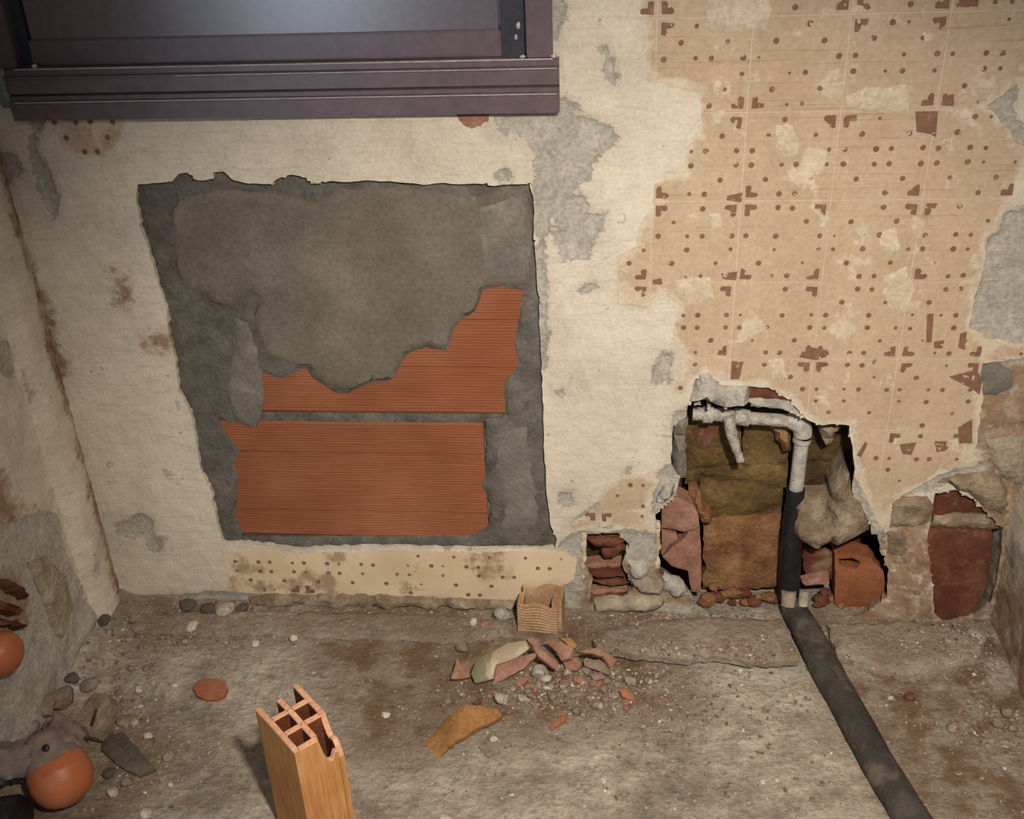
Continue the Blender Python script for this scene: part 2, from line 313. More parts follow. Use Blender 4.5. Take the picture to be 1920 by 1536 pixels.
def patch(name, poly, to3, back, front, mat, parent=None, step=.012, amp=.003, bump=.002, freq=25, edge=.008, drop=.6, holes=(), seed=None, closed=False, smooth=True, rs=None, curve=None, raise_=None):
    """an irregular slab: to3(u, v, h) with h outwards; edges chipped and rounded"""
    if seed is None: seed = (sum(ord(c) for c in name) * 7 + len(poly) * 13 + poly[0][0] * 31 + poly[0][1] * 17) % 97
    rs = rs or step
    B = ragged(poly, rs, amp, seed); H = [ragged(h, rs, amp, seed + 5) for h in holes]
    pts = [Vector(p) for p in B]; ed = [(i, (i + 1) % len(B)) for i in range(len(B))]
    for h in H:
        o = len(pts); pts += [Vector(p) for p in h]; ed += [(o + i, o + (i + 1) % len(h)) for i in range(len(h))]
    A = np.array(B); lo, hi = A.min(0), A.max(0)
    gx, gy = np.meshgrid(np.arange(lo[0], hi[0], step), np.arange(lo[1], hi[1], step)); G = np.stack([gx.ravel(), gy.ravel()], 1)
    rng = np.random.RandomState(int(seed * 10) % 1000)
    if len(G):
        G = G + rng.uniform(-.3, .3, G.shape) * step
        s = sdist(B, G)[0]
        for h in H: s = np.maximum(s, -sdist(h, G)[0])
        G = G[s < -step * .45]
        pts += [Vector(p) for p in G]
    vs, es, fs, ov, oe, of = delaunay_2d_cdt(pts, ed, [], 0, 1e-7)
    V = np.array([(v[0], v[1]) for v in vs]); T = [f for f in fs if len(f) == 3]
    cen = np.array([(V[f[0]] + V[f[1]] + V[f[2]]) / 3 for f in T]); s = sdist(B, cen)[0]
    for h in H: s = np.maximum(s, -sdist(h, cen)[0])
    T = [f for f, q in zip(T, s) if q < 0]
    sv = sdist(B, V)[0]
    for h in H: sv = np.maximum(sv, -sdist(h, V)[0])
    dist = np.clip(-sv, 0, None)
    hgt = np.empty(len(V))
    for i, (x, y) in enumerate(V):
        e = max(0, 1 - dist[i] / edge) if edge > 0 else 0
        hgt[i] = front + bump * fbm(x * freq, y * freq, seed) - (front - back) * drop * e * e
        if curve: hgt[i] += curve(x, y)
        if raise_: hgt[i] += raise_(x, y)
    verts = [to3(x, y, h) for (x, y), h in zip(V, hgt)]
    # orientation
    a, b, c = (np.array(verts[k]) for k in T[0]); outn = np.array(to3(V[T[0][0]][0], V[T[0][0]][1], 1)) - np.array(to3(V[T[0][0]][0], V[T[0][0]][1], 0))
    if np.dot(np.cross(b - a, c - a), outn) < 0: T = [f[::-1] for f in T]
    cnt = {}
    for f in T:
        for i in range(3): cnt[(f[i], f[(i + 1) % 3])] = 1
    bd = [e for e in cnt if (e[1], e[0]) not in cnt]
    bi = {}; base = len(verts); extra = []
    if closed:
        for i, (x, y) in enumerate(V): extra.append(to3(x, y, back + (hgt[i] - front) * (1 if curve or raise_ else .3)))
        faces = [list(f) for f in T] + [[base + i for i in f[::-1]] for f in T]
        for a_, b_ in bd: faces.append([b_, a_, base + a_, base + b_])
    else:
        for e in bd:
            for k in e:
                if k not in bi: bi[k] = base + len(bi); extra.append(to3(V[k][0], V[k][1], back))
        faces = [list(f) for f in T]
        for a_, b_ in bd: faces.append([b_, a_, bi[a_], bi[b_]])
    o = build(name, verts + extra, faces, mat, parent, smooth)
    if smooth: sharp_by_angle(o, 40)
    return o
def sharp_by_angle(o, deg):
    bm = bmesh.new(); bm.from_mesh(o.data); ca = math.radians(deg)
    for e in bm.edges:
        if len(e.link_faces) == 2 and e.calc_face_angle(0) > ca: e.smooth = False
    bm.to_mesh(o.data); bm.free()
def on_wall(x, z, h): return (x, -h, z)              # h towards the room
def on_left(y, z, h): return (XL + h, y, z)
def on_floor(x, y, h): return (x, y, h)
def wpatch(name, px, back, front, mat, parent=None, **k): return patch(name, WP(px, -front), on_wall, back, front, mat, parent, **k)

def box(name, lo, hi, mat, parent=None, bev=0.0, **k):
    bm = bmesh.new(); bmesh.ops.create_cube(bm, size=1)
    for v in bm.verts: v.co = Vector([(lo[i] + hi[i]) / 2 + v.co[i] * (hi[i] - lo[i]) for i in range(3)])
    if bev: bmesh.ops.bevel(bm, geom=list(bm.edges), offset=bev, segments=2, affect='EDGES')
    V = [v.co[:] for v in bm.verts]; bm.verts.index_update(); Fs = [[v.index for v in f.verts] for f in bm.faces]; bm.free()
    return build(name, V, Fs, mat, parent, **k)
def tube(name, pts, radii, mat, parent=None, seg=18, jitter=0.0, freq=40, caps=True, attrs=None, sq=1.0, arc=None):
    """a round bar along a polyline; sq squashes it in z"""
    P = [Vector(p) for p in pts]; n = len(P); V = []; Fs = []
    up = Vector((0, 0, 1)) if abs((P[-1] - P[0]).normalized().z) < .9 else Vector((0, 1, 0))
    for i, p in enumerate(P):
        t = (P[min(i + 1, n - 1)] - P[max(i - 1, 0)]).normalized(); a = t.cross(up).normalized(); b = a.cross(t)
        r = radii[i] if hasattr(radii, '__len__') else radii
        for k in range(seg):
            q = 2 * PI * k / seg; d = a * math.cos(q) + b * math.sin(q) * sq
            v = p + d * r; v = v + d * jitter * fbm(v.x * freq, v.y * freq, v.z * freq); V.append(v[:])
    for i in range(n - 1):
        for k in range(seg): Fs.append([i * seg + k, (i + 1) * seg + k, (i + 1) * seg + (k + 1) % seg, i * seg + (k + 1) % seg])
    if caps: Fs.append(list(range(seg))); Fs.append(list(range((n - 1) * seg, n * seg))[::-1])
    o = build(name, V, Fs, mat, parent, True, attrs=attrs); sharp_by_angle(o, 50); return o
def smooth_path(pts, n):
    P = [np.array(p, float) for p in pts]; P = [2 * P[0] - P[1]] + P + [2 * P[-1] - P[-2]]; out = []
    for i in range(1, len(P) - 2):
        for k in range(n):
            t = k / n; a, b, c, d = P[i - 1:i + 3]
            out.append(.5 * (2 * b + (c - a) * t + (2 * a - 5 * b + 4 * c - d) * t * t + (-a + 3 * b - 3 * c + d) * t ** 3))
    out.append(P[-2]); return out
def rock(name, c, size, mat, parent=None, seed=0, rotz=0.0, tilt=0.0, sub=2, amp=.22, cuts=4, flat=True):
    """a broken lump resting with its lowest point at c"""
    bm = bmesh.new(); bmesh.ops.create_icosphere(bm, subdivisions=sub, radius=1); r = random.Random(seed)
    pl = [(Vector((r.uniform(-1, 1), r.uniform(-1, 1), r.uniform(-1, 1))).normalized(), r.uniform(.5, .8)) for _ in range(cuts)]
    for v in bm.verts:
        q = v.co * (1 + amp * fbm(v.co.x * 1.3 + seed, v.co.y * 1.3, v.co.z * 1.3))
        for nn, d in pl:
            k = q.dot(nn) - d
            if k > 0: q = q - nn * k * .92
        v.co = q
    R = Matrix.Rotation(rotz, 3, 'Z') @ Matrix.Rotation(tilt, 3, 'X')
    V = np.array([(R @ Vector((v.co.x * size[0], v.co.y * size[1], v.co.z * size[2])))[:] for v in bm.verts])
    V[:, 2] -= V[:, 2].min(); V += np.asarray(c)
    bm.verts.index_update(); Fs = [[v.index for v in f.verts] for f in bm.faces]; bm.free()
    return build(name, V, Fs, mat, parent, not flat)

# ------------------------------------------------------------------ room shell
def field(name, us, vs, to3, hfun, mat, holes=(), attrs=None, flip=False):
    U, Vv = np.meshgrid(us, vs); P = np.stack([U.ravel(), Vv.ravel()], 1); nu, nv = len(us), len(vs); step = us[1] - us[0]
    hid = np.full(len(P), -1)
    for k, (poly, dep, *_) in enumerate(holes):
        s, near = sd_near(poly, P); sel = (np.abs(s) < step * .55); P[sel] = near[sel]; hid[sel] = k
    h = hfun(P); verts = [to3(x, y, q) for (x, y), q in zip(P, h)]
    idx = np.arange(nu * nv).reshape(nv, nu)
    Q = np.stack([idx[:-1, :-1].ravel(), idx[:-1, 1:].ravel(), idx[1:, 1:].ravel(), idx[1:, :-1].ravel()], 1)
    cen = P[Q].mean(1); keep = np.ones(len(Q), bool); near_h = np.full(len(Q), -1)
    for k, (poly, dep, *_) in enumerate(holes):
        s = sd_near(poly, cen)[0]; keep &= s > 0; near_h[(s > 0) & (s < step * 2.5)] = k
    Q = Q[keep]; near_h = near_h[keep]
    a, b, c = (np.array(verts[i]) for i in Q[0][:3]); o_ = np.array(to3(*P[Q[0][0]], 1)) - np.array(to3(*P[Q[0][0]], 0))
    if np.dot(np.cross(b - a, c - a), o_) < 0: Q = Q[:, ::-1]
    faces = Q.tolist(); A = {kk: f(P) for kk, f in (attrs or {}).items()}
    if holes:
        A['cem'][hid > 0] = np.minimum(A['cem'][hid > 0], .0)
        cnt = {}
        for f, k in zip(faces, near_h):
            for i in range(4): cnt[(f[i], f[(i + 1) % 4])] = k
        bi = {}; ex = []; src = []
        for e, k in list(cnt.items()):
            if k >= 0 and (e[1], e[0]) not in cnt:
                for j in e:
                    if j not in bi:
                        x, y = P[j]; d = holes[k][1]; uc = holes[k][2] if len(holes[k]) > 2 else 0; cx_, cy_ = np.mean(holes[k][0], 0); L_ = math.hypot(x - cx_, y - cy_) + 1e-9; x += uc * (x - cx_) / L_; y += uc * (y - cy_) / L_; bi[j] = len(verts) + len(ex)
                        ex.append(to3(x + .006 * nz(x * 70, y * 70, 1), y + .006 * nz(x * 70, y * 70, 4), -d)); src.append(j)
                faces.append([e[1], e[0], bi[e[0]], bi[e[1]]])
        verts += ex
        # the broken edge of a hole shows bare grey mortar, not the skim
        A = {kk: np.r_[v, v[src] if kk != 'cem' else np.full(len(src), -.03)] for kk, v in A.items()}
    o = build(name, verts, faces, mat, None, True, A); sharp_by_angle(o, 45); return o
def cut(a, b, st): return list(np.arange(a, b - 1e-9, st))

PANEL = [(258, 346), (300, 343), (322, 339), (334, 326), (350, 324), (364, 338), (395, 337), (404, 324), (420, 321), (436, 338), (480, 345), (506, 344), (520, 334), (545, 330), (566, 332), (582, 343), (640, 341), (700, 338), (760, 345), (850, 344), (925, 347), (992, 345), (1000, 372), (1003, 400), (1000, 430), (1004, 500), (1010, 560), (1013, 640), (1018, 750), (1020, 850), (1026, 930), (1032, 985), (1045, 1012), (1040, 1028),
         (900, 1030), (700, 1026), (560, 1030), (470, 1020), (418, 1018), (408, 980), (396, 920), (376, 880), (372, 850), (356, 770), (336, 735), (330, 680), (318, 625), (312, 580), (294, 525), (280, 470), (262, 425), (260, 400), (254, 375)]
CAV = [(1262, 800), (1285, 785), (1290, 758), (1340, 768), (1400, 762), (1450, 764), (1490, 774), (1515, 790), (1545, 800), (1562, 794), (1590, 798), (1598, 840), (1603, 880), (1598, 920), (1610, 960), (1645, 1000), (1650, 1035), (1664, 1068), (1664, 1120), (1640, 1138), (1612, 1156), (1300, 1172), (1298, 1115), (1262, 1095), (1234, 1075), (1229, 965), (1262, 940), (1275, 900), (1258, 870)]
RREC = [(1752, 928), (1790, 920), (1825, 938), (1852, 966), (1880, 990), (1879, 1020), (1872, 1080), (1858, 1128), (1830, 1150), (1770, 1165), (1752, 1150), (1747, 1080), (1738, 1010)]
MREC = [(1093, 1003), (1160, 1000), (1182, 1025), (1166, 1058), (1186, 1105), (1170, 1128), (1104, 1136), (1112, 1085), (1092, 1050)]
LIPH = [(1296, 756), (1302, 715), (1328, 700), (1350, 722), (1398, 724), (1440, 728), (1482, 752), (1508, 782), (1490, 772), (1450, 763), (1400, 761), (1340, 766)]
CEM = [[(1000, 212), (1034, 212), (1024, 330), (1016, 352), (1000, 348)], [(1040, 190), (1066, 190), (1060, 260), (1036, 300), (1028, 230)], [(1880, 960), (1960, 940), (1960, 1200), (1790, 1200), (1860, 1130)], [(-20, 290), (30, 290), (42, 320), (20, 345), (-20, 340)], [(50, 205), (85, 212), (72, 260), (76, 300), (95, 330), (108, 370), (102, 408), (85, 380), (65, 330), (56, 300)],
       [(215, 985), (262, 962), (285, 972), (290, 1005), (306, 1012), (300, 1042), (285, 1035), (275, 1008), (225, 1008)],
       [(1035, -40), (1068, -40), (1050, 60), (1040, 110), (1036, 60)], [(1118, 85), (1140, 88), (1158, 120), (1156, 150), (1128, 156), (1130, 110)],
       [(1003, 200), (1060, 185), (1095, 215), (1120, 225), (1152, 235), (1158, 270), (1120, 300), (1095, 345), (1055, 362), (1040, 400), (1022, 470), (1010, 500), (1003, 420), (998, 340), (1010, 260)],
       [(1046, 372), (1100, 365), (1108, 398), (1136, 400), (1122, 445), (1100, 486), (1052, 490), (1030, 440)],
       [(1004, 480), (1018, 480), (1026, 560), (1025, 690), (1014, 690), (1008, 560)], [(1088, 548), (1112, 528), (1119, 536), (1096, 556)],
       [(1218, 700), (1243, 665), (1262, 662), (1255, 718), (1228, 722)], [(1050, 925), (1076, 920), (1079, 950), (1055, 952)], [(1070, 978), (1108, 955), (1148, 926), (1140, 948), (1110, 968)],
       [(1096, 978), (1150, 968), (1146, 992), (1096, 994)], [(1845, 202), (1872, 180), (1902, 160), (1905, 225), (1940, 255), (1940, 285), (1880, 240)], [(1850, 450), (1876, 438), (1940, 470), (1940, 640), (1872, 640), (1815, 612), (1830, 540)],
       [(1880, 395), (1940, 388), (1940, 480), (1880, 440)], [(1835, 682), (1940, 668), (1940, 835), (1872, 848), (1822, 842), (1838, 760)], [(1800, 882), (1872, 858), (1862, 892), (1782, 900), (1742, 922), (1692, 938), (1668, 962), (1675, 925), (1732, 895)],
       [(1050, 1020), (1090, 995), (1230, 1000), (1232, 1075), (1300, 1110), (1300, 1200), (1060, 1200)], [(200, 1122), (420, 1112), (700, 1120), (1000, 1128), (1060, 1110), (1060, 1230), (200, 1230)],
       [(925, 215), (1005, 215), (1003, 290), (985, 260), (940, 250)], [(1262, 780), (1292, 760), (1290, 935), (1262, 930)], [(1500, 900), (1600, 900), (1655, 1000), (1655, 1035), (1500, 1050)],
       [(930, 325), (950, 315), (962, 345), (925, 348)], [(1165, 895), (1178, 880), (1180, 896)], [(1045, 735), (1056, 730), (1052, 745)], [(1215, 920), (1235, 890), (1262, 870), (1285, 900), (1265, 945), (1225, 960)]]
BRN = [[(1845, 955), (1960, 940), (1960, 1200), (1760, 1200), (1760, 1150), (1850, 1130)], [(195, 498), (240, 512), (252, 580), (215, 572), (225, 530)], [(30, 430), (55, 470), (80, 560), (130, 700), (110, 720), (60, 560)], [(1460, 1000), (1660, 1010), (1752, 990), (1752, 1200), (1460, 1200)],
       [(1820, 690), (1940, 680), (1940, 1000), (1880, 960), (1830, 850)], [(1670, 980), (1750, 960), (1750, 1050), (1670, 1050)], [(265, 620), (312, 625), (318, 655), (270, 650)], [(1090, 1050), (1240, 1060), (1300, 1130), (1090, 1150)]]
ZONE = [(1200, -60), (1960, -60), (1960, 150), (1905, 160), (1850, 198), (1890, 245), (1925, 285), (1905, 340), (1880, 400), (1850, 445), (1845, 500), (1828, 555), (1815, 615), (1870, 642), (1950, 640), (1950, 665), (1840, 682), (1842, 745), (1830, 835), (1812, 868), (1742, 900), (1692, 930), (1668, 962), (1648, 1000), (1640, 965), (1612, 905), (1606, 850), (1596, 795), (1540, 792), (1510, 778), (1482, 746), (1430, 720), (1350, 712), (1325, 692), (1296, 712), (1280, 740), (1262, 735), (1285, 665), (1262, 640), (1275, 572), (1240, 542), (1218, 574), (1160, 570), (1160, 480), (1195, 460), (1200, 420), (1228, 385), (1226, 342), (1285, 325), (1290, 270), (1318, 240), (1312, 175), (1215, 150), (1206, 90)]
ZONE2 = [(1140, 905), (1180, 890), (1218, 885), (1235, 900), (1222, 935), (1212, 995), (1150, 985), (1062, 1000), (1050, 990), (1100, 965)]
ZONE3 = [(92, 222), (235, 220), (225, 262), (200, 292), (150, 298), (118, 270)]
ZONE4 = [(420, 1036), (470, 1030), (560, 1040), (620, 1034), (760, 1032), (900, 1036), (1010, 1030), (1060, 1035), (1082, 1050), (1078, 1085), (1050, 1100), (1010, 1122), (960, 1128), (800, 1117), (600, 1116), (470, 1112), (428, 1116)]
wp = {k: ragged(WP(v), .016, a * .7, 2.0) for k, v, a in (('panel', PANEL, .0025), ('cav', CAV, .003), ('rrec', RREC, .003), ('mrec', MREC, .003), ('lip', LIPH, .002))}
zones = [WP(z) for z in (ZONE, ZONE2, ZONE3, ZONE4)]
WINP = [(XL + .03, 1.085), (W(1030, 60, -.008)[0], 1.085), (W(1030, 60, -.008)[0], 2.2), (XL + .03, 2.2)]
cemW = [WP(p) for p in CEM]; brnW = [WP(p) for p in BRN]
def wall_h(P):
    h = np.array([.0022 * fbm(x * 7, z * 7, 1.5) + .0010 * fbm(x * 40, z * 40, 5) for x, z in P])
    d = union_sd(cemW, P); h -= .003 * np.clip(.5 - d / .006, 0, 1)
    z = union_sd(zones, P); k = np.clip(.5 - z / .006, 0, 1); return h * (1 - k) + .0006 * k
us = cut(XL - .03, XR + .03, .0062); vs = cut(-.03, 1.33, .0062) + [1.4, 1.6, 1.9, 2.2, 2.6]
wall_back = field('wall_back', us, vs, on_wall, wall_h, 'wall', [(wp['panel'], .026), (wp['cav'], .12, .045), (wp['rrec'], .16, .08), (wp['mrec'], .06, .012), (wp['lip'], .03), (WINP, .05)],
                  {'cem': lambda P: union_sd(cemW, P), 'brn': lambda P: union_sd(brnW, P)})
tag(wall_back, 'scraped cream plaster wall with tile remains, grey cement panel and broken pipe hole', 'wall', kind='structure')
WB = wall_back

# left wall and right wall
LCEM = [LP([(-300, 990), (0, 975), (45, 975), (62, 955), (100, 962), (130, 1060), (165, 1140), (225, 1180), (-60, 1700), (-400, 1500)]), LP([(0, 640), (18, 640), (30, 700), (20, 720), (0, 690)])]
LBRN = [LP([(0, 1070), (50, 1090), (60, 1170), (0, 1200), (-60, 1150)]), LP([(-60, 900), (0, 880), (40, 960), (0, 1000)])]
def lw_h(P): return np.array([.004 * fbm(y * 7, z * 7, 9) + .0022 * fbm(y * 32, z * 32, 3) + max(0, .16 - z) * .07 * (1 + fbm(y * 14, z * 14, 8)) for y, z in P])
wall_left = field('wall_left', sorted([-1.35, -1.2, -1.0] + cut(-.86, .03, .008)), cut(-.03, 1.1, .008) + [1.2, 1.5, 2.0, 2.6], on_left, lw_h, 'wall',
                  attrs={'cem': lambda P: union_sd(LCEM, P), 'brn': lambda P: union_sd(LBRN, P)})
tag(wall_left, 'dirty left wall, grey and broken near the floor', 'wall', kind='structure')
def on_right(y, z, h): return (XR - h, y, z)
wall_right = field('wall_right', sorted([-3.0, -2.4, -1.9, -1.5, -1.2, -1.0] + cut(-.8, .1, .01)), cut(-.03, .9, .01) + [1.2, 1.6, 2.1, 2.6], on_right,
                   lambda P: np.array([.006 * fbm(y * 6, z * 6, 19) + .002 * fbm(y * 32, z * 32, 13) for y, z in P]), 'wall',
                   attrs={'cem': lambda P: np.array([.05 + .12 * fbm(y * 5, z * 5, 3) - max(0, .22 - z) * .6 for y, z in P]), 'brn': lambda P: np.array([z * .3 - .05 for y, z in P])})
tag(wall_right, 'narrow slice of worn plaster wall at the right edge', 'wall', kind='structure')

# plastered strip boxing in the left corner
def strip():
    V, Fs = [], []; zs = np.linspace(.02, 2.55, 260); prof = [(XL - .004, -.132), (XL + .004, -.122), (XL + .020, -.100), (XL + .024, -.085), (XL + .022, -.040), (XL + .018, -.026), (XL + .010, -.016), (XL + .004, .01)]
    for z in zs:
        for k, (x, y) in enumerate(prof): V.append((x + .0035 * fbm(z * 14, k * 1.7, 3) + .002 * fbm(z * 60, k, 7), y + .004 * fbm(z * 12, k * 2.1, 9), z))
    n = len(prof)
    for i in range(len(zs) - 1):
        for k in range(n - 1): Fs.append([i * n + k, i * n + k + 1, (i + 1) * n + k + 1, (i + 1) * n + k])
    Fs.append(list(range(n))[::-1]); P = np.array(V)
    o = build('trim_1', V, Fs, 'wall', None, True, {'cem': .03 + .05 * np.array([fbm(z * 9, y * 30, 2) for x, y, z in V]), 'brn': np.where((P[:, 1] > -.045), -.004 + .02 * np.array([fbm(z * 6, 1, 2) for z in P[:, 2]]), .05)})
    return tag(o, 'pale plaster strip running up the left corner of the room', 'trim', kind='structure')
strip()

# floor
FBR = [FP([(560, 1150), (1230, 1150), (1300, 1330), (1000, 1380), (640, 1330)]), FP([(1500, 1150), (1950, 1150), (1950, 1600), (1700, 1540)]), FP([(230, 1130), (1000, 1130), (1000, 1200), (230, 1190)]), FP([(60, 1330), (330, 1400), (200, 1560), (-60, 1560)]), FP([(620, 1230), (860, 1220), (800, 1420), (680, 1400)])]
def floor_h(P):
    return np.array([.0035 * fbm(x * 6, y * 6, 2) + .0022 * fbm(x * 28, y * 28, 6) + .0014 * fbm(x * 75, y * 75, 4) + .004 * max(0, 1 + y / .05) * (x < -.1) * (.7 + .6 * nz(x * 25, 3))
                     + .03 * max(0, 1 - (x - XL) / .10) ** 2 for x, y in P])
floor = field('floor', cut(XL - .03, XR + .03, .0075), sorted([-3.0, -2.5, -2.0, -1.6, -1.3, -1.1] + cut(-.95, .13, .0075)), on_floor, floor_h, 'floor', attrs={'brn': lambda P: union_sd(FBR, P)})
tag(floor, 'bare dusty concrete floor strewn with crumbs', 'floor', kind='structure')

# raised remains of screed along the wall, parts of the floor
SCR = [[(1110, 1196), (1150, 1176), (1230, 1160), (1300, 1152), (1470, 1158), (1482, 1190), (1500, 1234), (1410, 1238), (1345, 1226), (1280, 1232), (1180, 1224), (1120, 1212)],
       [(1552, 1165), (1700, 1158), (1800, 1172), (1850, 1200), (1842, 1236), (1760, 1250), (1690, 1262), (1620, 1242), (1570, 1222)],
       [(232, 1148), (500, 1143), (760, 1146), (960, 1160), (965, 1190), (860, 1202), (760, 1196), (640, 1194), (500, 1186), (380, 1190), (250, 1182)]]
for px, hh in zip(SCR, (.030, .020, .010)):
    patch('screed_ledge', FP(px, hh), on_floor, .012 if hh == .030 else -.01, hh, 'floor', floor, step=.011, amp=.004, bump=.0035, freq=22, edge=.010, drop=.3, closed=(hh == .030))

# ------------------------------------------------------------------ the bricked-up panel
zl = lambda y, Y=.014, x=700: W(x, y, Y)[2]; xl = lambda x, y, Y=.014: W(x, y, Y)[0]
wpatch('mortar_bed', [(230, 320), (1030, 320), (1070, 1050), (380, 1050)], -.045, -.0215, 'cement_dark', WB, step=.03, amp=0, bump=.001)
def ribbed(name, x0, x1, z0, z1, yf, deep, parent, mat='orange', rib=.0062, groove=()):
    prof = []; z = z0 + .004; prof.append((yf + .004, z0))
    while z < z1 - .006:
        g = any(abs(z - q) < rib * .5 for q in groove)
        prof += [(yf + (.0036 if g else .0011), z), (yf + (.0036 if g else .0009), z + rib * .22), (yf, z + rib * .38), (yf, z + rib * .85)]; z += rib
    prof.append((yf + .004, z1)); xs = np.linspace(x0, x1, 14); V = []; Fs = []; n = len(prof)
    for x in xs:
        for y, z in prof: V.append((x, y + .0006 * nz(x * 20, z * 30, 2), z + .0008 * nz(x * 8, z * 8, 5)))
    for i in range(len(xs) - 1):
        for k in range(n - 1): Fs.append([i * n + k, (i + 1) * n + k, (i + 1) * n + k + 1, i * n + k + 1])
    b = len(V); V += [(x0, yf + deep, z0), (x1, yf + deep, z0), (x1, yf + deep, z1), (x0, yf + deep, z1)]; e = (len(xs) - 1) * n
    Fs += [list(range(n)) + [b + 3, b], list(range(e, e + n))[::-1] + [b + 1, b + 2], [0, b, b + 1, e], [n - 1, e + n - 1, b + 2, b + 3], [b, b + 3, b + 2, b + 1]]
    return build(name, V, Fs, mat, parent)
ribbed('brick', xl(330, 700), xl(992, 640), zl(775), zl(500), .0135, .03, WB, groove=[zl(598), zl(690)])
ribbed('brick', xl(395, 900), xl(911, 900), zl(1007), zl(793), .0130, .03, WB, groove=[zl(850), zl(957)])
UB = [(490, 700), (520, 712), (545, 706), (572, 692), (585, 712), (620, 735), (650, 740), (690, 722), (735, 715), (760, 668), (798, 652), (838, 662), (850, 620), (862, 604), (890, 590), (900, 548), (928, 538), (980, 550), (972, 600), (965, 640), (970, 690), (945, 722), (948, 776), (940, 786), (490, 788)]
LB = [(408, 788), (432, 796), (480, 803), (490, 786), (908, 787), (912, 850), (903, 915), (920, 948), (917, 985), (890, 1006), (455, 1009), (440, 960), (450, 905), (438, 872), (450, 850), (428, 822)]
BOTH = UB[:-2] + [(940, 786), (909, 788)] + LB[5:] + [(408, 788), (432, 796), (480, 803), (489, 789)]
coat = wpatch('cement_coat', PANEL, -.026, -.0085, 'cement_dark', WB, step=.011, amp=.002, bump=.0026, freq=18, edge=.006, drop=.3, holes=[WP(BOTH, .0085)])
RC = [(320, 390), (345, 370), (400, 355), (440, 352), (520, 365), (590, 380), (640, 352), (760, 350), (830, 362), (880, 374), (930, 354), (990, 352), (1000, 420), (985, 470), (992, 540), (905, 541), (890, 586), (862, 600), (848, 618), (838, 660), (800, 650), (760, 664), (735, 711), (690, 719), (650, 737), (620, 732), (588, 712), (578, 690), (555, 690), (495, 668), (482, 640), (470, 600), (484, 560), (470, 552), (440, 580), (430, 582), (395, 570), (385, 555), (345, 545), (325, 500), (318, 430)]
wpatch('render_coat', RC, -.014, -.0035, 'render', WB, step=.010, amp=.0018, bump=.0032, freq=7, edge=.006, drop=.7, rs=.009)
wpatch('cement_smear', [(432, 590), (470, 606), (484, 650), (490, 700), (492, 745), (488, 790), (470, 806), (436, 792), (420, 740), (430, 660)], -.016, -.0045, 'cement', WB, step=.010, bump=.002, amp=.0025, edge=.012, drop=.75)
wpatch('cement_smear', [(925, 800), (1000, 790), (1012, 900), (1020, 1000), (940, 1010), (925, 985), (935, 945), (920, 905)], -.016, -.005, 'cement', WB, step=.010, bump=.002, amp=.006, edge=.03, drop=.9)
wpatch('cement_smear', [(880, 372), (985, 358), (998, 440), (985, 530), (905, 535), (885, 470)], -.012, -.002, 'cement', WB, step=.012, bump=.0016, amp=.003, edge=.02, drop=.8)
wpatch('mortar_joint', [(470, 770), (960, 770), (960, 798), (470, 798)], -.03, -.0178, 'cement_dark', WB, step=.008, amp=.001, bump=.002, edge=.002)

# ------------------------------------------------------------------ tiles and their print
def clip(poly, x0, x1, z0, z1):
    def cutp(P, f, inter):
        out = []
        for i in range(len(P)):
            a, b = P[i], P[(i + 1) % len(P)]
            if f(a): out.append(a)
            if f(a) != f(b): out.append(inter(a, b))
        return out
    for ax, val, sg in ((0, x0, 1), (0, x1, -1), (1, z0, 1), (1, z1, -1)):
        if not poly: return []
        def it(a, b):
            t = (val - a[ax]) / (b[ax] - a[ax]); return (a[0] + (b[0] - a[0]) * t, a[1] + (b[1] - a[1]) * t)
        poly = cutp(poly, lambda p: (p[ax] - val) * sg >= 0, it)
    return poly
T = .15; Z0 = .90768; GAP = .0006
def disc(c, r, n=11): return [(c[0] + r * math.cos(2 * PI * k / n), c[1] + r * math.sin(2 * PI * k / n)) for k in range(n)]
HEART = [(.045, .045), (.165, .045), (.18, .065), (.172, .095), (.148, .108), (.112, .102), (.102, .112), (.108, .148), (.095, .172), (.065, .18), (.045, .165)]
def flat_polys(name, polys, y, mat, parent):
    V, Fs = [], []
    for p in polys: b = len(V); V += [(x, y, z) for x, z in p]; Fs.append(list(range(b, b + len(p))))
    ar = sum((p[i][0] * p[(i + 1) % len(p)][1] - p[(i + 1) % len(p)][0] * p[i][1]) for p in polys[:1] for i in range(len(p)))
    if V: return build(name, V, Fs, mat, parent)
# thin skim of plaster smeared over the tiles; print under it does not show
SKIM = [[(1330, -40), (1440, -40), (1448, 20), (1435, 58), (1360, 62), (1318, 50), (1325, 20)], [(1586, 178), (1620, 165), (1700, 160), (1712, 190), (1705, 210), (1620, 208), (1590, 202)], [(1455, 236), (1478, 232), (1500, 262), (1496, 292), (1470, 296), (1456, 275)],
        [(1650, 432), (1680, 428), (1692, 470), (1668, 482), (1650, 460)], [(1655, 520), (1700, 500), (1715, 545), (1700, 590), (1672, 580), (1655, 555)], [(1405, 140), (1424, 136), (1426, 154), (1408, 156)], [(1712, 400), (1735, 420), (1725, 450), (1712, 435)],
        [(1730, 62), (1752, 66), (1750, 82), (1732, 78)], [(1330, 405), (1352, 398), (1356, 425), (1332, 436)], [(1440, 675), (1470, 672), (1476, 705), (1450, 712)], [(1262, 525), (1330, 520), (1340, 560), (1290, 575), (1272, 560)], [(1330, 215), (1360, 205), (1352, 232), (1334, 238)], [(1600, 8), (1630, 10), (1622, 24), (1604, 22)]]
skimW = [WP(s) for s in SKIM]
rnd = random.Random(5)
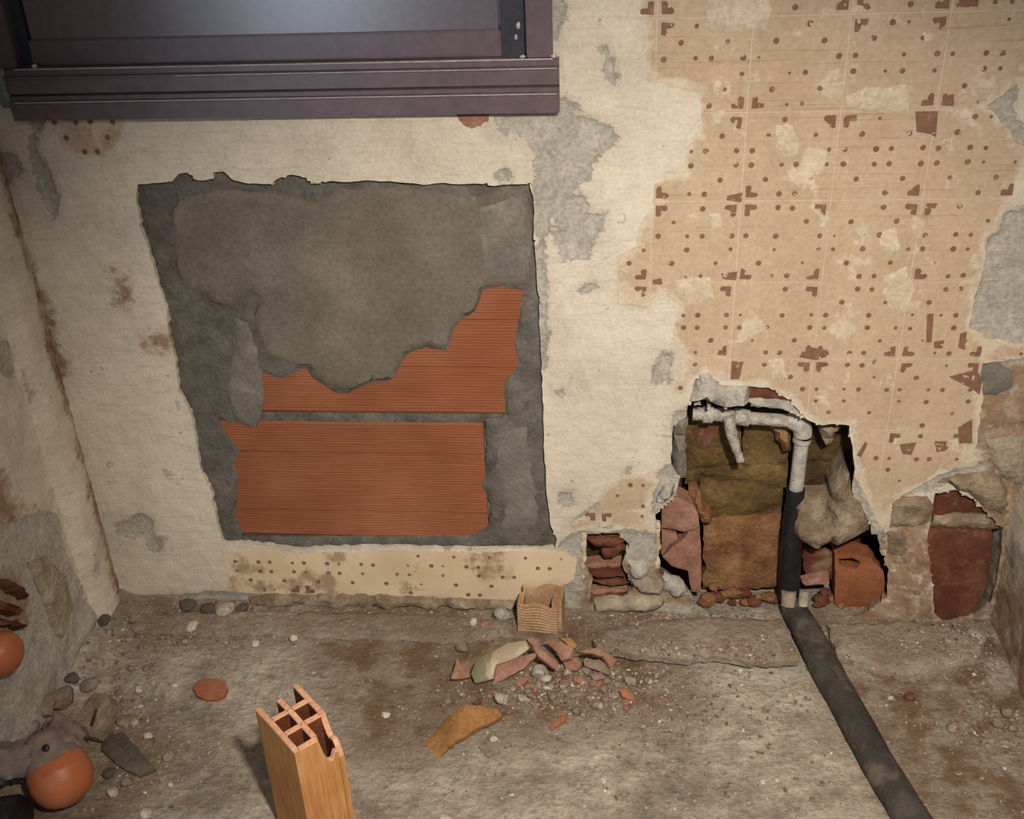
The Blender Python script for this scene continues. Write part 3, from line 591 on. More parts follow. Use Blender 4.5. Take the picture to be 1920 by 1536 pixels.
def tiles(zone, ox, oz, mat='tile', drop=.2, hearts=True, ci=range(-4, 4), ri=range(-4, 9), dots=True, front=.0017):
    zr = ragged(zone, .009, .0028, 4.0)
    for j in ri:
        for i in ci:
            x0, x1, z1, z0 = ox + i * T, ox + (i + 1) * T, oz - j * T, oz - (j + 1) * T
            P = clip(zr, x0 + GAP, x1 - GAP, z0 + GAP, z1 - GAP)
            if len(P) < 3: continue
            A = abs(sum(P[k][0] * P[(k + 1) % len(P)][1] - P[(k + 1) % len(P)][0] * P[k][1] for k in range(len(P)))) / 2
            if A < 2.5e-4: continue
            Q = [P[0]]
            for p in P[1:]:
                if math.dist(p, Q[-1]) > 6e-4: Q.append(p)
            t = patch('tile', Q, on_wall, -.001, front + rnd.uniform(-.0003, .0003), mat, WB, step=.02, amp=0, bump=.0002, freq=12, edge=.0010, drop=.2, rs=.5)
            wv = np.array([v.co[:] for v in t.data.vertices]) + ORG[t.name]; at = t.data.attributes.new('esd', 'FLOAT', 'POINT'); at.data.foreach_set('value', np.clip(sdist(zr, wv[:, [0, 2]])[0], -.05, 0).astype(np.float32))
            marks = []; u = lambda a, b: (x0 + a * T, z1 - b * T)
            for a in (0, .5, 1):
                for b in (0, .5, 1):
                    corner = a != .5 and b != .5
                    if corner: continue
                    for da in (-.083, .083):
                        for db in (-.083, .083):
                            if 0 < a + da < 1 and 0 < b + db < 1: marks.append(('d', u(a + da, b + db)))
            for a in (.25, .75):
                for b in (.25, .75): marks.append(('d', u(a, b)))
            polys = []
            for kd, c in marks:
                if rnd.random() < drop: continue
                polys.append(disc((c[0] + rnd.gauss(0, .0005), c[1] + rnd.gauss(0, .0005)), rnd.choice((.0047, .0050, .0044, .0036)) * (1 if rnd.random() > .12 else .6)))
            for a in (0, 1):
                for b in (0, 1):
                    if rnd.random() < drop + .22: continue
                    h = [(u(p if a == 0 else 1 - p, q if b == 0 else 1 - q)) for p, q in HEART]
                    if (a + b) % 2 == 0: h = h[::-1]
                    h = [(x + rnd.gauss(0, .0007), z + rnd.gauss(0, .0007)) for x, z in h]
                    if rnd.random() < .3: k = rnd.randrange(3, 8); h = h[:k] + h[k + 2:]
                    polys.append(h)
            ok = []
            for p in polys:
                c = np.mean(p, 0)[None]
                if sdist(zr, c)[0][0] < -.007 and all(sdist(s, c)[0][0] > 0 for s in skimW): ok.append(p)
            if ok: flat_polys('print', ok, -front - .0007, 'print', t)
tiles(zones[0], 0.0, Z0)
tiles(zones[1], .06, Z0 - .045, drop=.35)
tiles(zones[2], -.06, Z0 + .085, drop=1.1, ci=range(-12, 4))
flat_polys('print', [disc(WP([q])[0], .0048) for q in [(143, 229), (170, 228), (125, 258), (203, 257), (160, 284), (184, 284), (103, 229), (212, 228)]], -.0026, 'print', WB)
s0 = W(886.7, 1070.7)
tiles(zones[3], s0[0] - .5 * T, s0[2] + .5 * T, 'strip', drop=.22, ci=range(-8, 6), ri=range(-2, 3))
for s in SKIM: wpatch('plaster_smear', s, .0015, .0042, 'skim', WB, step=.008, amp=.003, bump=.0006, edge=.010, drop=.9)
# red-brown bare squares and scuffs where glaze has come away
SCUFF = [[(1716, 208), (1758, 208), (1754, 256), (1744, 250), (1718, 246)], [(1768, 180), (1788, 176), (1786, 196), (1770, 196)], [(1738, 588), (1750, 586), (1746, 640), (1736, 642)], [(1497, 668), (1520, 650), (1552, 656), (1548, 668), (1530, 674)], [(1372, 676), (1394, 676), (1386, 710), (1370, 710)], [(1778, 705), (1830, 692), (1842, 712), (1836, 738), (1822, 728)],
         [(1796, 800), (1822, 785), (1822, 830), (1798, 828)], [(1686, 832), (1718, 828), (1708, 852), (1692, 850)], [(1606, 852), (1622, 826), (1626, 832), (1614, 856)], [(1752, 826), (1774, 826), (1772, 844), (1756, 846)], [(1364, 366), (1392, 360), (1390, 378), (1362, 374)], [(1224, 524), (1240, 520), (1242, 532), (1224, 532)], [(1800, 625), (1812, 620), (1808, 655), (1796, 650)], [(1750, 640), (1770, 636), (1766, 652), (1752, 652)], [(1806, -10), (1836, -10), (1832, 12), (1808, 10)], [(1352, 512), (1382, 508), (1380, 524), (1356, 522)]]
flat_polys('print', [WP(s) for s in SCUFF], -.0029, 'print', WB)
wpatch('brick_scar', [(850, 205), (928, 205), (922, 228), (908, 244), (896, 235), (884, 246), (866, 236)], -.002, .0022, 'pinkbrick', WB, step=.01, amp=.001, edge=.002)
wpatch('mortar_skirting', [(470, 1122), (600, 1119), (700, 1121), (968, 1132), (966, 1150), (700, 1146), (520, 1144), (470, 1140)], -.01, .014, 'brownmortar', WB, step=.008, amp=.006, bump=.009, freq=30, edge=.012, drop=.8)

# ------------------------------------------------------------------ inside the broken hole
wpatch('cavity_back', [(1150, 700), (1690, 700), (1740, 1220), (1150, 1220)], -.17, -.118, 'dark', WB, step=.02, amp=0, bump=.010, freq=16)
def stone(name, px, front, mat, back=-.12, **k):
    kw = dict(step=.012, amp=.004, bump=.006, freq=22, edge=.014, drop=.12); kw.update(k); return wpatch(name, px, back, front, mat, WB, **kw)
stone('stone', [(1284, 786), (1390, 790), (1392, 838), (1380, 872), (1286, 882)], -.082, 'olive')
stone('stone', [(1394, 788), (1482, 790), (1478, 870), (1384, 874), (1394, 838)], -.088, 'olive')
stone('stone', [(1284, 886), (1380, 876), (1478, 873), (1476, 915), (1330, 898), (1284, 910)], -.078, 'olive')
stone('stone', [(1312, 902), (1400, 908), (1470, 920), (1466, 960), (1390, 968), (1338, 974), (1308, 952)], -.066, 'olive', bump=.008)
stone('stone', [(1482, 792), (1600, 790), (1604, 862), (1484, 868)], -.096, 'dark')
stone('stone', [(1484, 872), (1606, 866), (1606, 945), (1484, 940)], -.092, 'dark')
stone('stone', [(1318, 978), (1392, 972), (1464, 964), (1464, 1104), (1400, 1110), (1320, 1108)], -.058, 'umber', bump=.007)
stone('stone', [(1300, 800), (1350, 796), (1346, 862), (1304, 868)], -.078, 'redbrick', bump=.004)
# cracked pink brick at the left of the hole, in three fragments
stone('brick', [(1240, 950), (1268, 934), (1300, 948), (1312, 978), (1312, 990), (1284, 1000), (1240, 992)], -.012, 'pinkbrick', back=-.06, step=.01, bump=.0015, amp=.0015, edge=.004, drop=.08)
stone('brick', [(1240, 996), (1268, 1003), (1272, 1014), (1258, 1024), (1240, 1042)], -.014, 'pinkbrick', back=-.06, step=.01, bump=.0015, amp=.0015, edge=.004, drop=.08)
stone('brick', [(1242, 1046), (1262, 1028), (1284, 1012), (1290, 1002), (1312, 994), (1315, 1040), (1315, 1112), (1296, 1112), (1290, 1072), (1258, 1064)], -.010, 'pinkbrick', back=-.06, step=.01, bump=.0015, amp=.0015, edge=.004, drop=.08)
stone('brick', [(1292, 932), (1306, 928), (1332, 968), (1334, 986), (1318, 984), (1300, 954)], -.03, 'umber', step=.01, bump=.003, edge=.005)
# orange brick at the right with its core hole
stone('brick', [(1566, 1042), (1600, 1040), (1634, 1050), (1656, 1072), (1662, 1096), (1656, 1132), (1610, 1140), (1566, 1142)], -.030, 'orangebrick', back=-.08, step=.012, bump=.0012, amp=.0012, edge=.003, drop=.06, holes=[WP([(1572, 1050), (1600, 1048), (1616, 1057), (1604, 1070), (1580, 1064)], .03)])
stone('brick', [(1506, 1030), (1562, 1034), (1564, 1092), (1508, 1096)], -.062, 'redbrick', bump=.003)
stone('brick_flake', [(1504, 1094), (1555, 1082), (1556, 1096), (1510, 1100)], -.035, 'biscuit', back=-.06, bump=.001, amp=.001, edge=.003)
stone('mortar_lump', [(1590, 892), (1602, 922), (1626, 944), (1640, 985), (1634, 1008), (1590, 1030), (1560, 1030), (1545, 1005), (1558, 960), (1572, 922)], .006, 'brownmortar', back=-.09, bump=.013, freq=26, edge=.022, drop=.3)
stone('mortar_lump', [(1492, 968), (1512, 954), (1552, 956), (1578, 986), (1580, 1016), (1534, 1044), (1506, 1032), (1488, 1008)], .004, 'brownmortar', back=-.08, bump=.009, freq=26, edge=.018, drop=.35)
stone('mortar_lump', [(1540, 800), (1588, 800), (1568, 830), (1552, 842), (1540, 822)], -.02, 'brownmortar', back=-.08, bump=.006, edge=.012, drop=.3)
stone('mortar_lump', [(1444, 800), (1482, 804), (1484, 850), (1470, 852), (1456, 830)], -.055, 'umber', back=-.09, bump=.006, edge=.012, drop=.3)
# the grey mortar lip over the hole and the brick slice beside it
stone('mortar_lip', [(1292, 760), (1298, 720), (1310, 702), (1330, 697), (1344, 716), (1352, 722), (1402, 724), (1408, 764), (1372, 772), (1345, 770), (1322, 758), (1302, 764)], .012, 'greymortar', back=-.06, bump=.007, edge=.012, drop=.25)
stone('brick', [(1400, 724), (1436, 728), (1466, 744), (1480, 756), (1440, 752), (1402, 752)], -.004, 'redbrick', back=-.05, bump=.002, amp=.002, edge=.004)
stone('mortar_lip', [(1400, 750), (1440, 750), (1480, 756), (1512, 790), (1470, 772), (1410, 764)], .002, 'greymortar', back=-.05, bump=.004, amp=.003, edge=.006)
stone('mortar_lump', [(1262, 792), (1288, 792), (1286, 900), (1264, 900)], -.006, 'cement', back=-.1, bump=.005, amp=.003)
stone('mortar_lump', [(1214, 952), (1236, 915), (1256, 900), (1272, 915), (1268, 940), (1242, 952)], .008, 'greymortar', back=-.06, bump=.01, edge=.012, drop=.4)
# dark red rubble at the foot of the hole
for i, (x, y, s) in enumerate([(1325, 1122, .022), (1350, 1135, .018), (1380, 1128, .024), (1412, 1138, .017), (1440, 1128, .02), (1335, 1145, .014), (1395, 1148, .013), (1540, 1130, .02), (1560, 1145, .014), (1530, 1150, .012), (1365, 1118, .012), (1400, 1122, .014), (1425, 1120, .011), (1455, 1140, .012), (1340, 1112, .012), (1372, 1146, .010), (1418, 1150, .009), (1550, 1120, .012), (1575, 1150, .010)]):
    p = W(x, y, .03); rock('rubble_piece', (p[0], .03 + .01 * (i % 3), max(0, p[2] - s * .8)), (s, s * .8, s * .75), 'redbrick' if i % 2 else 'umber', WB, seed=40 + i)
# broken brick layers to the left of the hole
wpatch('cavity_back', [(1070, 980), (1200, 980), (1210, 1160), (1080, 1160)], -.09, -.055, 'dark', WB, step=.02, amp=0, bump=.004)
FL = [[(1098, 1012), (1130, 1016), (1164, 1006), (1172, 1018), (1150, 1030), (1116, 1026)], [(1128, 1036), (1160, 1024), (1174, 1030), (1150, 1048), (1132, 1050)], [(1096, 1062), (1130, 1056), (1168, 1060), (1150, 1068), (1108, 1070)], [(1104, 1078), (1140, 1072), (1166, 1076), (1172, 1084), (1120, 1088)], [(1112, 1094), (1150, 1088), (1182, 1096), (1150, 1102)], [(1106, 1110), (1150, 1104), (1178, 1110), (1150, 1118), (1112, 1118)], [(1104, 1124), (1168, 1120), (1172, 1128), (1106, 1132)]]
for i, px in enumerate(FL): stone('brick_flake', px, -.004 - .008 * (i % 3), 'biscuit' if i % 3 == 2 else 'redbrick', back=-.05, bump=.003, amp=.002, edge=.004, step=.008)
for px, hh, mt in (([(1176, 1062), (1204, 1056), (1220, 1072), (1210, 1092), (1184, 1090)], .012, 'greymortar'), ([(1182, 1090), (1216, 1088), (1250, 1100), (1240, 1120), (1196, 1118)], .014, 'mortar'), ([(1246, 1082), (1280, 1096), (1294, 1120), (1262, 1128), (1240, 1112)], .010, 'greymortar'),
                   ([(1088, 1000), (1100, 1002), (1096, 1112), (1086, 1110)], .006, 'skim'), ([(1226, 985), (1238, 985), (1238, 1072), (1228, 1074)], .006, 'skim'), ([(1112, 1136), (1180, 1128), (1250, 1132), (1240, 1152), (1120, 1156)], .016, 'mortar')):
    wpatch('mortar_lump', px, -.01, hh, mt, WB, step=.008, amp=.003, bump=.006, freq=30, edge=.012, drop=.6)
# brick face laid bare by the right corner
wpatch('cavity_back', [(1700, 880), (2020, 880), (2000, 1200), (1710, 1210)], -.19, -.165, 'dark', WB, step=.03, amp=0, bump=.003)
stone('brick', [(1728, 992), (1800, 994), (1862, 1000), (1858, 1040), (1848, 1100), (1836, 1140), (1800, 1166), (1745, 1172), (1736, 1080)], -.002, 'redbrick', back=-.06, bump=.0015, amp=.0015, edge=.003, drop=.06)
stone('brick', [(1746, 930), (1790, 918), (1830, 936), (1856, 966), (1800, 966), (1746, 972)], -.014, 'redbrick', back=-.06, bump=.0015, amp=.0015, edge=.003, drop=.06)
stone('mortar_lump', [(1754, 970), (1800, 964), (1854, 968), (1882, 990), (1862, 996), (1800, 990), (1744, 987)], -.008, 'brownmortar', back=-.05, bump=.003, amp=.002, edge=.004)
for px, hh, mt in (([(1672, 950), (1690, 938), (1742, 934), (1754, 960), (1744, 990), (1672, 994)], .010, 'brownmortar'), ([(1762, 910), (1800, 896), (1872, 890), (1895, 920), (1890, 975), (1850, 960), (1826, 936), (1790, 918)], .012, 'brownmortar'), ([(1660, 1000), (1700, 998), (1712, 1030), (1690, 1050), (1664, 1040)], .005, 'brownmortar'),
                   ([(1700, 1105), (1728, 1098), (1738, 1122), (1712, 1130)], .008, 'brownmortar'), ([(1636, 985), (1656, 990), (1652, 1010), (1634, 1006)], .008, 'greymortar'), ([(1850, 830), (1930, 820), (1930, 930), (1880, 900), (1862, 870)], .010, 'mortar'), ([(1835, 690), (1870, 682), (1905, 700), (1900, 730), (1870, 745), (1840, 742)], .006, 'cement'), ([(1620, 676), (1650, 672), (1648, 694), (1622, 696)], .0055, 'cement')):
    wpatch('mortar_lump', px, -.004, hh, mt, WB, step=.010, amp=.003, bump=.005, freq=24, edge=.016, drop=.75)

# ------------------------------------------------------------------ pipes
YP = .040
P = lambda x, y, Y=YP: W(x, y, Y)
wpipe = thing('water_pipe', P(1490, 920), 'white painted metal water pipe with an elbow inside the broken hole', 'pipe')
tube('horizontal_pipe', [P(1298, 776), P(1350, 779), P(1420, 785), P(1482, 790)], .0125, 'crust', wpipe, jitter=.003, freq=70)
tube('elbow', smooth_path([P(1476, 789), P(1490, 790), P(1503, 800), P(1505, 816), P(1503, 828)], 4), [.0135, .016, .0175, .0185, .019, .019, .019, .019, .0185, .0185, .0185, .018, .0178, .0178, .0178, .0178, .0178], 'white_paint', wpipe)
tube('vertical_pipe', [P(1504, 822), P(1497, 880), P(1492, 926)], .0142, 'white_paint', wpipe, jitter=.0006)
tube('coupling', [P(1318, 777), P(1336, 778)], .0165, 'crust', wpipe, jitter=.002)
tube('coupling', [P(1376, 781), P(1404, 784)], .0165, 'crust', wpipe, jitter=.002)
bpipe = thing('drain_pipe', P(1482, 1118, .03), 'black vertical pipe below the white pipe in the broken hole', 'pipe')
tube('socket', [P(1492, 916), P(1490, 952)], .0185, 'black', bpipe, jitter=.0006)
tube('pipe_body', [P(1490, 946, .036), P(1485, 1000, .032), P(1482, 1060, .03), P(1478, 1122, .03)], [.0205, .021, .022, .022], 'black', bpipe, jitter=.001)
for x, r in ((1478, .016), (1506, .011)):
    tube('pale_collar', [P(x + 2, 1108, .012), P(x, 1136, .0)], [r, r * .85], 'mortar', bpipe, jitter=.002)
fp = smooth_path([P(1482, 1128, .02), F(1492, 1150, .010), F(1515, 1190, .012), F(1552, 1262, .010), F(1596, 1340, .008), F(1646, 1432, .007), F(1706, 1530, .006), F(1775, 1640, .006), F(1850, 1760, .006)], 6)
o = tube('floor_pipe', fp, [.026 + .006 * min(1, i / 12) for i in range(len(fp))], 'floorpipe', jitter=.0012, freq=25, sq=.72)
tag(o, 'dusty dark grey pipe lying along the floor from the broken hole', 'pipe')
rod = thing('hanging_rod', P(1385, 864, .02), 'lime crusted rod hanging at a slant from the white pipe', 'rod')
tube('shaft', smooth_path([P(1366, 782, .024), P(1372, 812, .022), P(1380, 840, .018), P(1386, 858, .015)], 5), [.0105, .0108, .0112, .0112, .011, .0106, .0102, .0098, .0095, .009, .0085, .008, .0076, .0073, .007, .0068], 'crust', rod, jitter=.003, freq=90)
rock('lime_tip', P(1387, 868, .013), (.0095, .0095, .009), 'crust', rod, seed=3, amp=.3, cuts=2, flat=False)

# ------------------------------------------------------------------ window
win = thing('window_1', (-.78, -.02, 1.06), 'plum brown aluminium window frame above the cement panel', 'window'); del win['category']; win['kind'] = 'structure'
YF = -.022
z_ = lambda y, x=1000, Y=YF: W(x, y, Y)[2]
xa, xb = W(24, 217, YF)[0], W(1049, 200, YF)[0]
def extr(name, prof, x0, x1, mat, parent, skew0=0.0):
    n = len(prof); V = [(x0 + skew0 * k, y, z) for k, (y, z) in enumerate(prof)] + [(x1, y, z) for y, z in prof]
    Fs = [[k, (k + 1) % n, n + (k + 1) % n, n + k] for k in range(n)] + [list(range(n))[::-1], list(range(n, 2 * n))]
    return build(name, V, Fs, mat, parent)
zb, z1, z2, z3, z4 = z_(212), z_(179), z_(163), z_(128), z_(112)
extr('sill_rail', [(.03, zb), (YF, zb), (YF, z1), (YF - .0015, z1 + .001), (YF - .0015, z1 + .004), (YF + .003, z1 + .005), (YF + .003, z2 - .002), (YF + .008, z2), (YF + .001, z2 + .003), (YF + .001, z3 - .003), (YF - .001, z3 - .002), (YF - .001, z3 + .001), (YF + .006, z3 + .003), (YF + .006, z4 - .002), (YF + .009, z4), (.03, z4)], xa, xb, 'alu', win)
box('bright_edge', (xa + .01, YF - .0022, z1 + .0016), (xb - .004, YF - .0010, z1 + .0032), 'aluedge', win)
box('bright_edge', (xa + .3, YF - .0017, z3 - .0012), (xb - .004, YF - .0006, z3 + .0002), 'aluedge', win)
box('bright_edge', (xa + .02, YF + .0052, z4 - .0016), (xb - .01, YF + .0068, z4 + .0006), 'aluedge', win)  # pale strip colours in the lit line along the top ledge
ZT = 2.25
Yj = -.008
xj = W(986, 60, Yj)[0]; xk = W(1036, 60, Yj)[0]
box('jamb', (xj, Yj, z4 - .001), (xk, .05, ZT), 'alu', win, .002)
xs0 = W(938, 60, .012)[0]
box('gasket', (xs0, .012, z4 - .001), (xj + .002, .05, ZT), 'gasket', win, .001)
xg0, xg1 = W(20, 40, .006)[0], W(42, 40, .006)[0]
box('jamb', (XL + .01, Yj, z4 - .001), (xg0, .05, ZT), 'alu', win, .002)
box('gasket', (xg0 - .002, .010, z4 - .001), (xg1, .05, ZT), 'gasket', win, .001)
Ys = .006
zs = W(500, 66, Ys)[2]
sash = box('sash', (xg1, Ys, z4 - .001), (xs0 + .001, .05, zs), 'alu', win, .002)
box('pane', (xg1 + .004, Ys + .007, zs - .004), (xs0 - .003, .045, ZT - .05), 'pane', sash)
box('head_rail', (XL + .01, Yj, ZT - .05), (xk, .05, ZT), 'alu', win, .002)
for x, y, r in ((66, 118, .006), (980, 104, .005), (1038, 110, .006)):
    p = W(x, y, Yj); rock('plaster_crumb', (p[0], Yj - .004, z4), (r, r * .7, r * .6), 'whitechip', win, seed=int(x))
for x, y, r in ((972, 55, .006), (968, 75, .005)):
    p = W(x, y, .012); rock('plaster_crumb', (p[0], .011, p[2]), (r * .6, .002, r), 'whitechip', win, seed=int(y))

# ------------------------------------------------------------------ left wall remains
for i, px in enumerate([[(-20, 1092), (14, 1082), (46, 1112), (36, 1130), (0, 1106)], [(-20, 1116), (20, 1132), (34, 1140), (16, 1160), (-20, 1146)], [(-20, 1152), (12, 1164), (40, 1160), (28, 1182), (-20, 1176)]]):
    patch('brick_flake', LP(px), on_left, -.02, .018 + .004 * i, 'redbrick', wall_left, step=.01, amp=.003, bump=.004, edge=.006)
patch('plaster_flake', LP([(48, 1054), (76, 1044), (104, 1066), (118, 1092), (128, 1130), (112, 1196), (98, 1192), (82, 1142), (70, 1106)]), on_left, -.01, .016, 'mortar', wall_left, step=.008, amp=.003, bump=.004, edge=.010, drop=.4)
p = LW(-14, 1222); stub = thing('clay_pipe_stub', (XL, p[1], p[2] - .045), 'rounded terracotta pipe end sticking out of the left wall', 'pipe')
def bulb(name, c, ax, prof, mat, parent, seg=28, cem=None, jit=.0):
    ax = Vector(ax).normalized(); a = ax.cross(Vector((0, 0, 1))).normalized(); b = a.cross(ax); V = []; Fs = []; A = []
    for t, r in prof:
        for k in range(seg):
            q = 2 * PI * k / seg; v = Vector(c) + ax * t + (a * math.cos(q) + b * math.sin(q)) * r; v += (v - Vector(c)).normalized() * jit * fbm(v.x * 30, v.y * 30, v.z * 30); V.append(v[:]); A.append(cem(v, t) if cem else 0)
    n = len(prof)
    for i in range(n - 1):
        for k in range(seg): Fs.append([i * seg + k, i * seg + (k + 1) % seg, (i + 1) * seg + (k + 1) % seg, (i + 1) * seg + k])
    Fs += [list(range(seg))[::-1], list(range((n - 1) * seg, n * seg))]
    return build(name, V, Fs, mat, parent, True, {'cem': A})
bulb('pipe_end', (XL, p[1], p[2]), (1, -.15, -.1), [(-.02, .036), (.0, .038), (.015, .040), (.028, .039), (.038, .034), (.046, .025), (.050, .012), (.051, .002)], 'clay', stub, cem=lambda v, t: .1)

# clay drain bend in the lower left corner
c0 = Vector(F(112, 1452, .075)); bend = thing('clay_pipe_bend', (c0.x, c0.y, 0), 'bulging terracotta pipe bend smeared with cement in the lower left corner', 'pipe')
ax = Vector((.50, -.52, -.42)).normalized()
bulb('pipe_end', c0, ax, [(-.075, .034), (-.06, .036), (-.045, .040), (-.03, .047), (-.012, .052), (.004, .0535), (.008, .0545), (.012, .0535), (.026, .050), (.038, .043), (.048, .032), (.054, .018), (.056, .003)], 'clay', bend, 40,
     cem=lambda v, t: max(0, min(1, .42 - (t + .020) * 22 + (v.z - c0.z) * 4)), jit=.001)
q0 = c0 - ax * .04
tube('pipe_arm', smooth_path([q0 + Vector((.01, 0, -.005)), q0 + Vector((-.04, -.01, -.004)), q0 + Vector((-.09, -.025, -.004)), q0 + Vector((-.16, -.05, -.006))], 5), .036, 'clay', bend, 24, .012, 50, attrs=None).data.attributes.new('cem', 'FLOAT', 'POINT').data.foreach_set('value', [.75] * (16 * 24))
tube('pipe_neck', smooth_path([q0 + Vector((0, 0, -.01)), q0 + Vector((-.004, .035, -.012)), q0 + Vector((-.012, .07, -.022))], 5), [.044, .044, .043, .042, .042, .041, .04, .04, .037, .03, .02], 'clay', bend, 24, .02, 38).data.attributes.new('cem', 'FLOAT', 'POINT').data.foreach_set('value', [.62] * (11 * 24))
h = c0 - ax * .035 + Vector((.012, -.022, .047)); bulb('hole_shade', h, (.2, -.45, .9), [(-.006, .0055), (-.001, .0062), (.0006, .005)], 'black', bend, 12)  # black plug set in the cement, coloured as the shade of a small hole
# black rounded piece under it, cut by the frame
e = F(12, 1546, .04); o = tube('black_piece', [(e[0] - .10, e[1] - .03, .046), (e[0] - .03, e[1] - .012, .046), (e[0] + .024, e[1], .046), (e[0] + .028, e[1], .046)], [.046, .046, .046, .041], 'black')
tag(o, 'black rounded piece below the terracotta bend', 'pipe')

# ------------------------------------------------------------------ loose pieces on the floor
def gz(x, y): return float(floor_h(np.array([[x, y]]))[0])
def lump(name, px, py, wpx, hpx, dpx, mat, label, cat='stone', seed=1, rotz=0.0, z=None, group=None, tilt=0.0, **k):
    p = F(px, py, .0); s = np.linalg.norm(p - CAM) / FPX; p = F(px, py, .004); zz = gz(p[0], p[1]) - .002 if z is None else z
    return tag(rock(name, (p[0], p[1], zz), (wpx * s / 2, dpx * s / 2 * 1.3, hpx * s / 2), mat, None, seed, rotz, tilt, **k), label, cat, group)
def shard(name, px, z0, tx, ty, th, mat, label, cat='shard', parent=None, group=None, curve=None, **k):
    """a broken plate whose outline lies on a plane tilted over the floor: z = z0 + tx*dx + ty*dy"""
    c = F(*np.mean(px, 0), z0); n = np.array([-tx, -ty, 1.0])
    pts = [tuple(hit(x, y, c, n)[:2]) for x, y in px]; nn = n / np.linalg.norm(n)
    zmin = min(z0 + tx * (x - c[0]) + ty * (y - c[1]) for x, y in pts) - th * nn[2]
    def to3(u, v, h): return (u + nn[0] * h, v + nn[1] * h, z0 + tx * (u - c[0]) + ty * (v - c[1]) + nn[2] * h)
    kw = dict(step=.007, amp=.0012, bump=.0007, freq=30, edge=.003, drop=.25, closed=True); kw.update(k)
    o = patch(name, pts, to3, -th, 0, mat, parent, curve=curve, **kw)
    return tag(o, label, cat, group) if label else o
cp = lambda pts, ox=760, oy=1080, s=3.84: [(ox + x / s, oy + y / s) for x, y in pts]

# standing hollow brick in front
def hollow_brick():
    H = .28; c = F(552, 1413, H); ul = math.radians(134.5); ua = np.array([math.cos(ul), math.sin(ul)]); ub = np.array([math.cos(ul - PI / 2), math.sin(ul - PI / 2)])
    LA, LB_ = .130, .080; t = .0098
    base = thing('hollow_brick', (c[0] + ua[0] * LA / 2 + ub[0] * LB_ / 2, c[1] + ua[1] * LA / 2 + ub[1] * LB_ / 2, 0), 'orange hollow brick standing on end in front, cells open at its broken top', 'brick')
    O = c[:2]
    def pt(a, b, z): q = O + ua * a + ub * b; return (q[0], q[1], z)
    cell = (LA - t) / 3; cb = (LB_ - t) / 2
    def web(name, a0, a1, b0, b1, top, outer=None, mats=('hollow', 'cutclay', 'shadedclay')):
        """a wall of the brick; top(s) gives its broken height along its long side"""
        long_a = (a1 - a0) > (b1 - b0); n = max(2, int(max(a1 - a0, b1 - b0) / .006)); V = []; Fs = []; fm = []
        for i in range(n + 1):
            s = i / n
            for side in (0, 1):
                a, b = ((a0 + (a1 - a0) * s, (b0, b1)[side]) if long_a else ((a0, a1)[side], b0 + (b1 - b0) * s))
                zt = top(a, b) + .0012 * nz(a * 300, b * 300, 2)
                V += [pt(a, b, 0.0), pt(a, b, zt - .002), pt(a + (.001 if not long_a else 0) * (1 - 2 * side), b + (.001 if long_a else 0) * (1 - 2 * side), zt)]
        for i in range(n):
            k, l = i * 6, (i + 1) * 6
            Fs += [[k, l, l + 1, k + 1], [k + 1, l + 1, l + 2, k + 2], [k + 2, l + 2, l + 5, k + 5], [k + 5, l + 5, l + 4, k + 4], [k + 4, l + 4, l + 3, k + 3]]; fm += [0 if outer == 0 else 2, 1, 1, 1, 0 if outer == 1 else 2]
        for k in (0, n * 6): Fs.append([k, k + 1, k + 2, k + 5, k + 4, k + 3]); fm.append(0)
        o = build(name, V, Fs, None, base, mats=list(mats), fm=fm)
        bm = bmesh.new(); bm.from_mesh(o.data); bmesh.ops.recalc_face_normals(bm, faces=list(bm.faces)); bm.to_mesh(o.data); bm.free()
    a_full = LA
    flat = lambda a, b: H
    prong = lambda a, b: H - max(0, a - 2.05 * cell) * .10
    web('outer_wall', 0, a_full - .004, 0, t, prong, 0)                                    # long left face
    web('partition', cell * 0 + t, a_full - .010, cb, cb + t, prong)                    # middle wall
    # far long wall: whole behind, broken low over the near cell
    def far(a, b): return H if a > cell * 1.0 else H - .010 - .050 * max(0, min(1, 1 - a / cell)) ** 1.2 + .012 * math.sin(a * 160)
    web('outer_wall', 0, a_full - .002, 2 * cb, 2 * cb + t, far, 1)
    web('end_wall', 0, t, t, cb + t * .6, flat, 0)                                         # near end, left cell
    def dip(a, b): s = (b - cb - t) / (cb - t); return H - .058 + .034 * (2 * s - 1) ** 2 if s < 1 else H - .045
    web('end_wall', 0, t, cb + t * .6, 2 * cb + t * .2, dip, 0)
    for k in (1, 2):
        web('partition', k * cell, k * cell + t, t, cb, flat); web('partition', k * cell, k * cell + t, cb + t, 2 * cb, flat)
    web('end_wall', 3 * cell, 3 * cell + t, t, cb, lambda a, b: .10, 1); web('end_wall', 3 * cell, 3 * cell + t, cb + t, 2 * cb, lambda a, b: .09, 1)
hollow_brick()

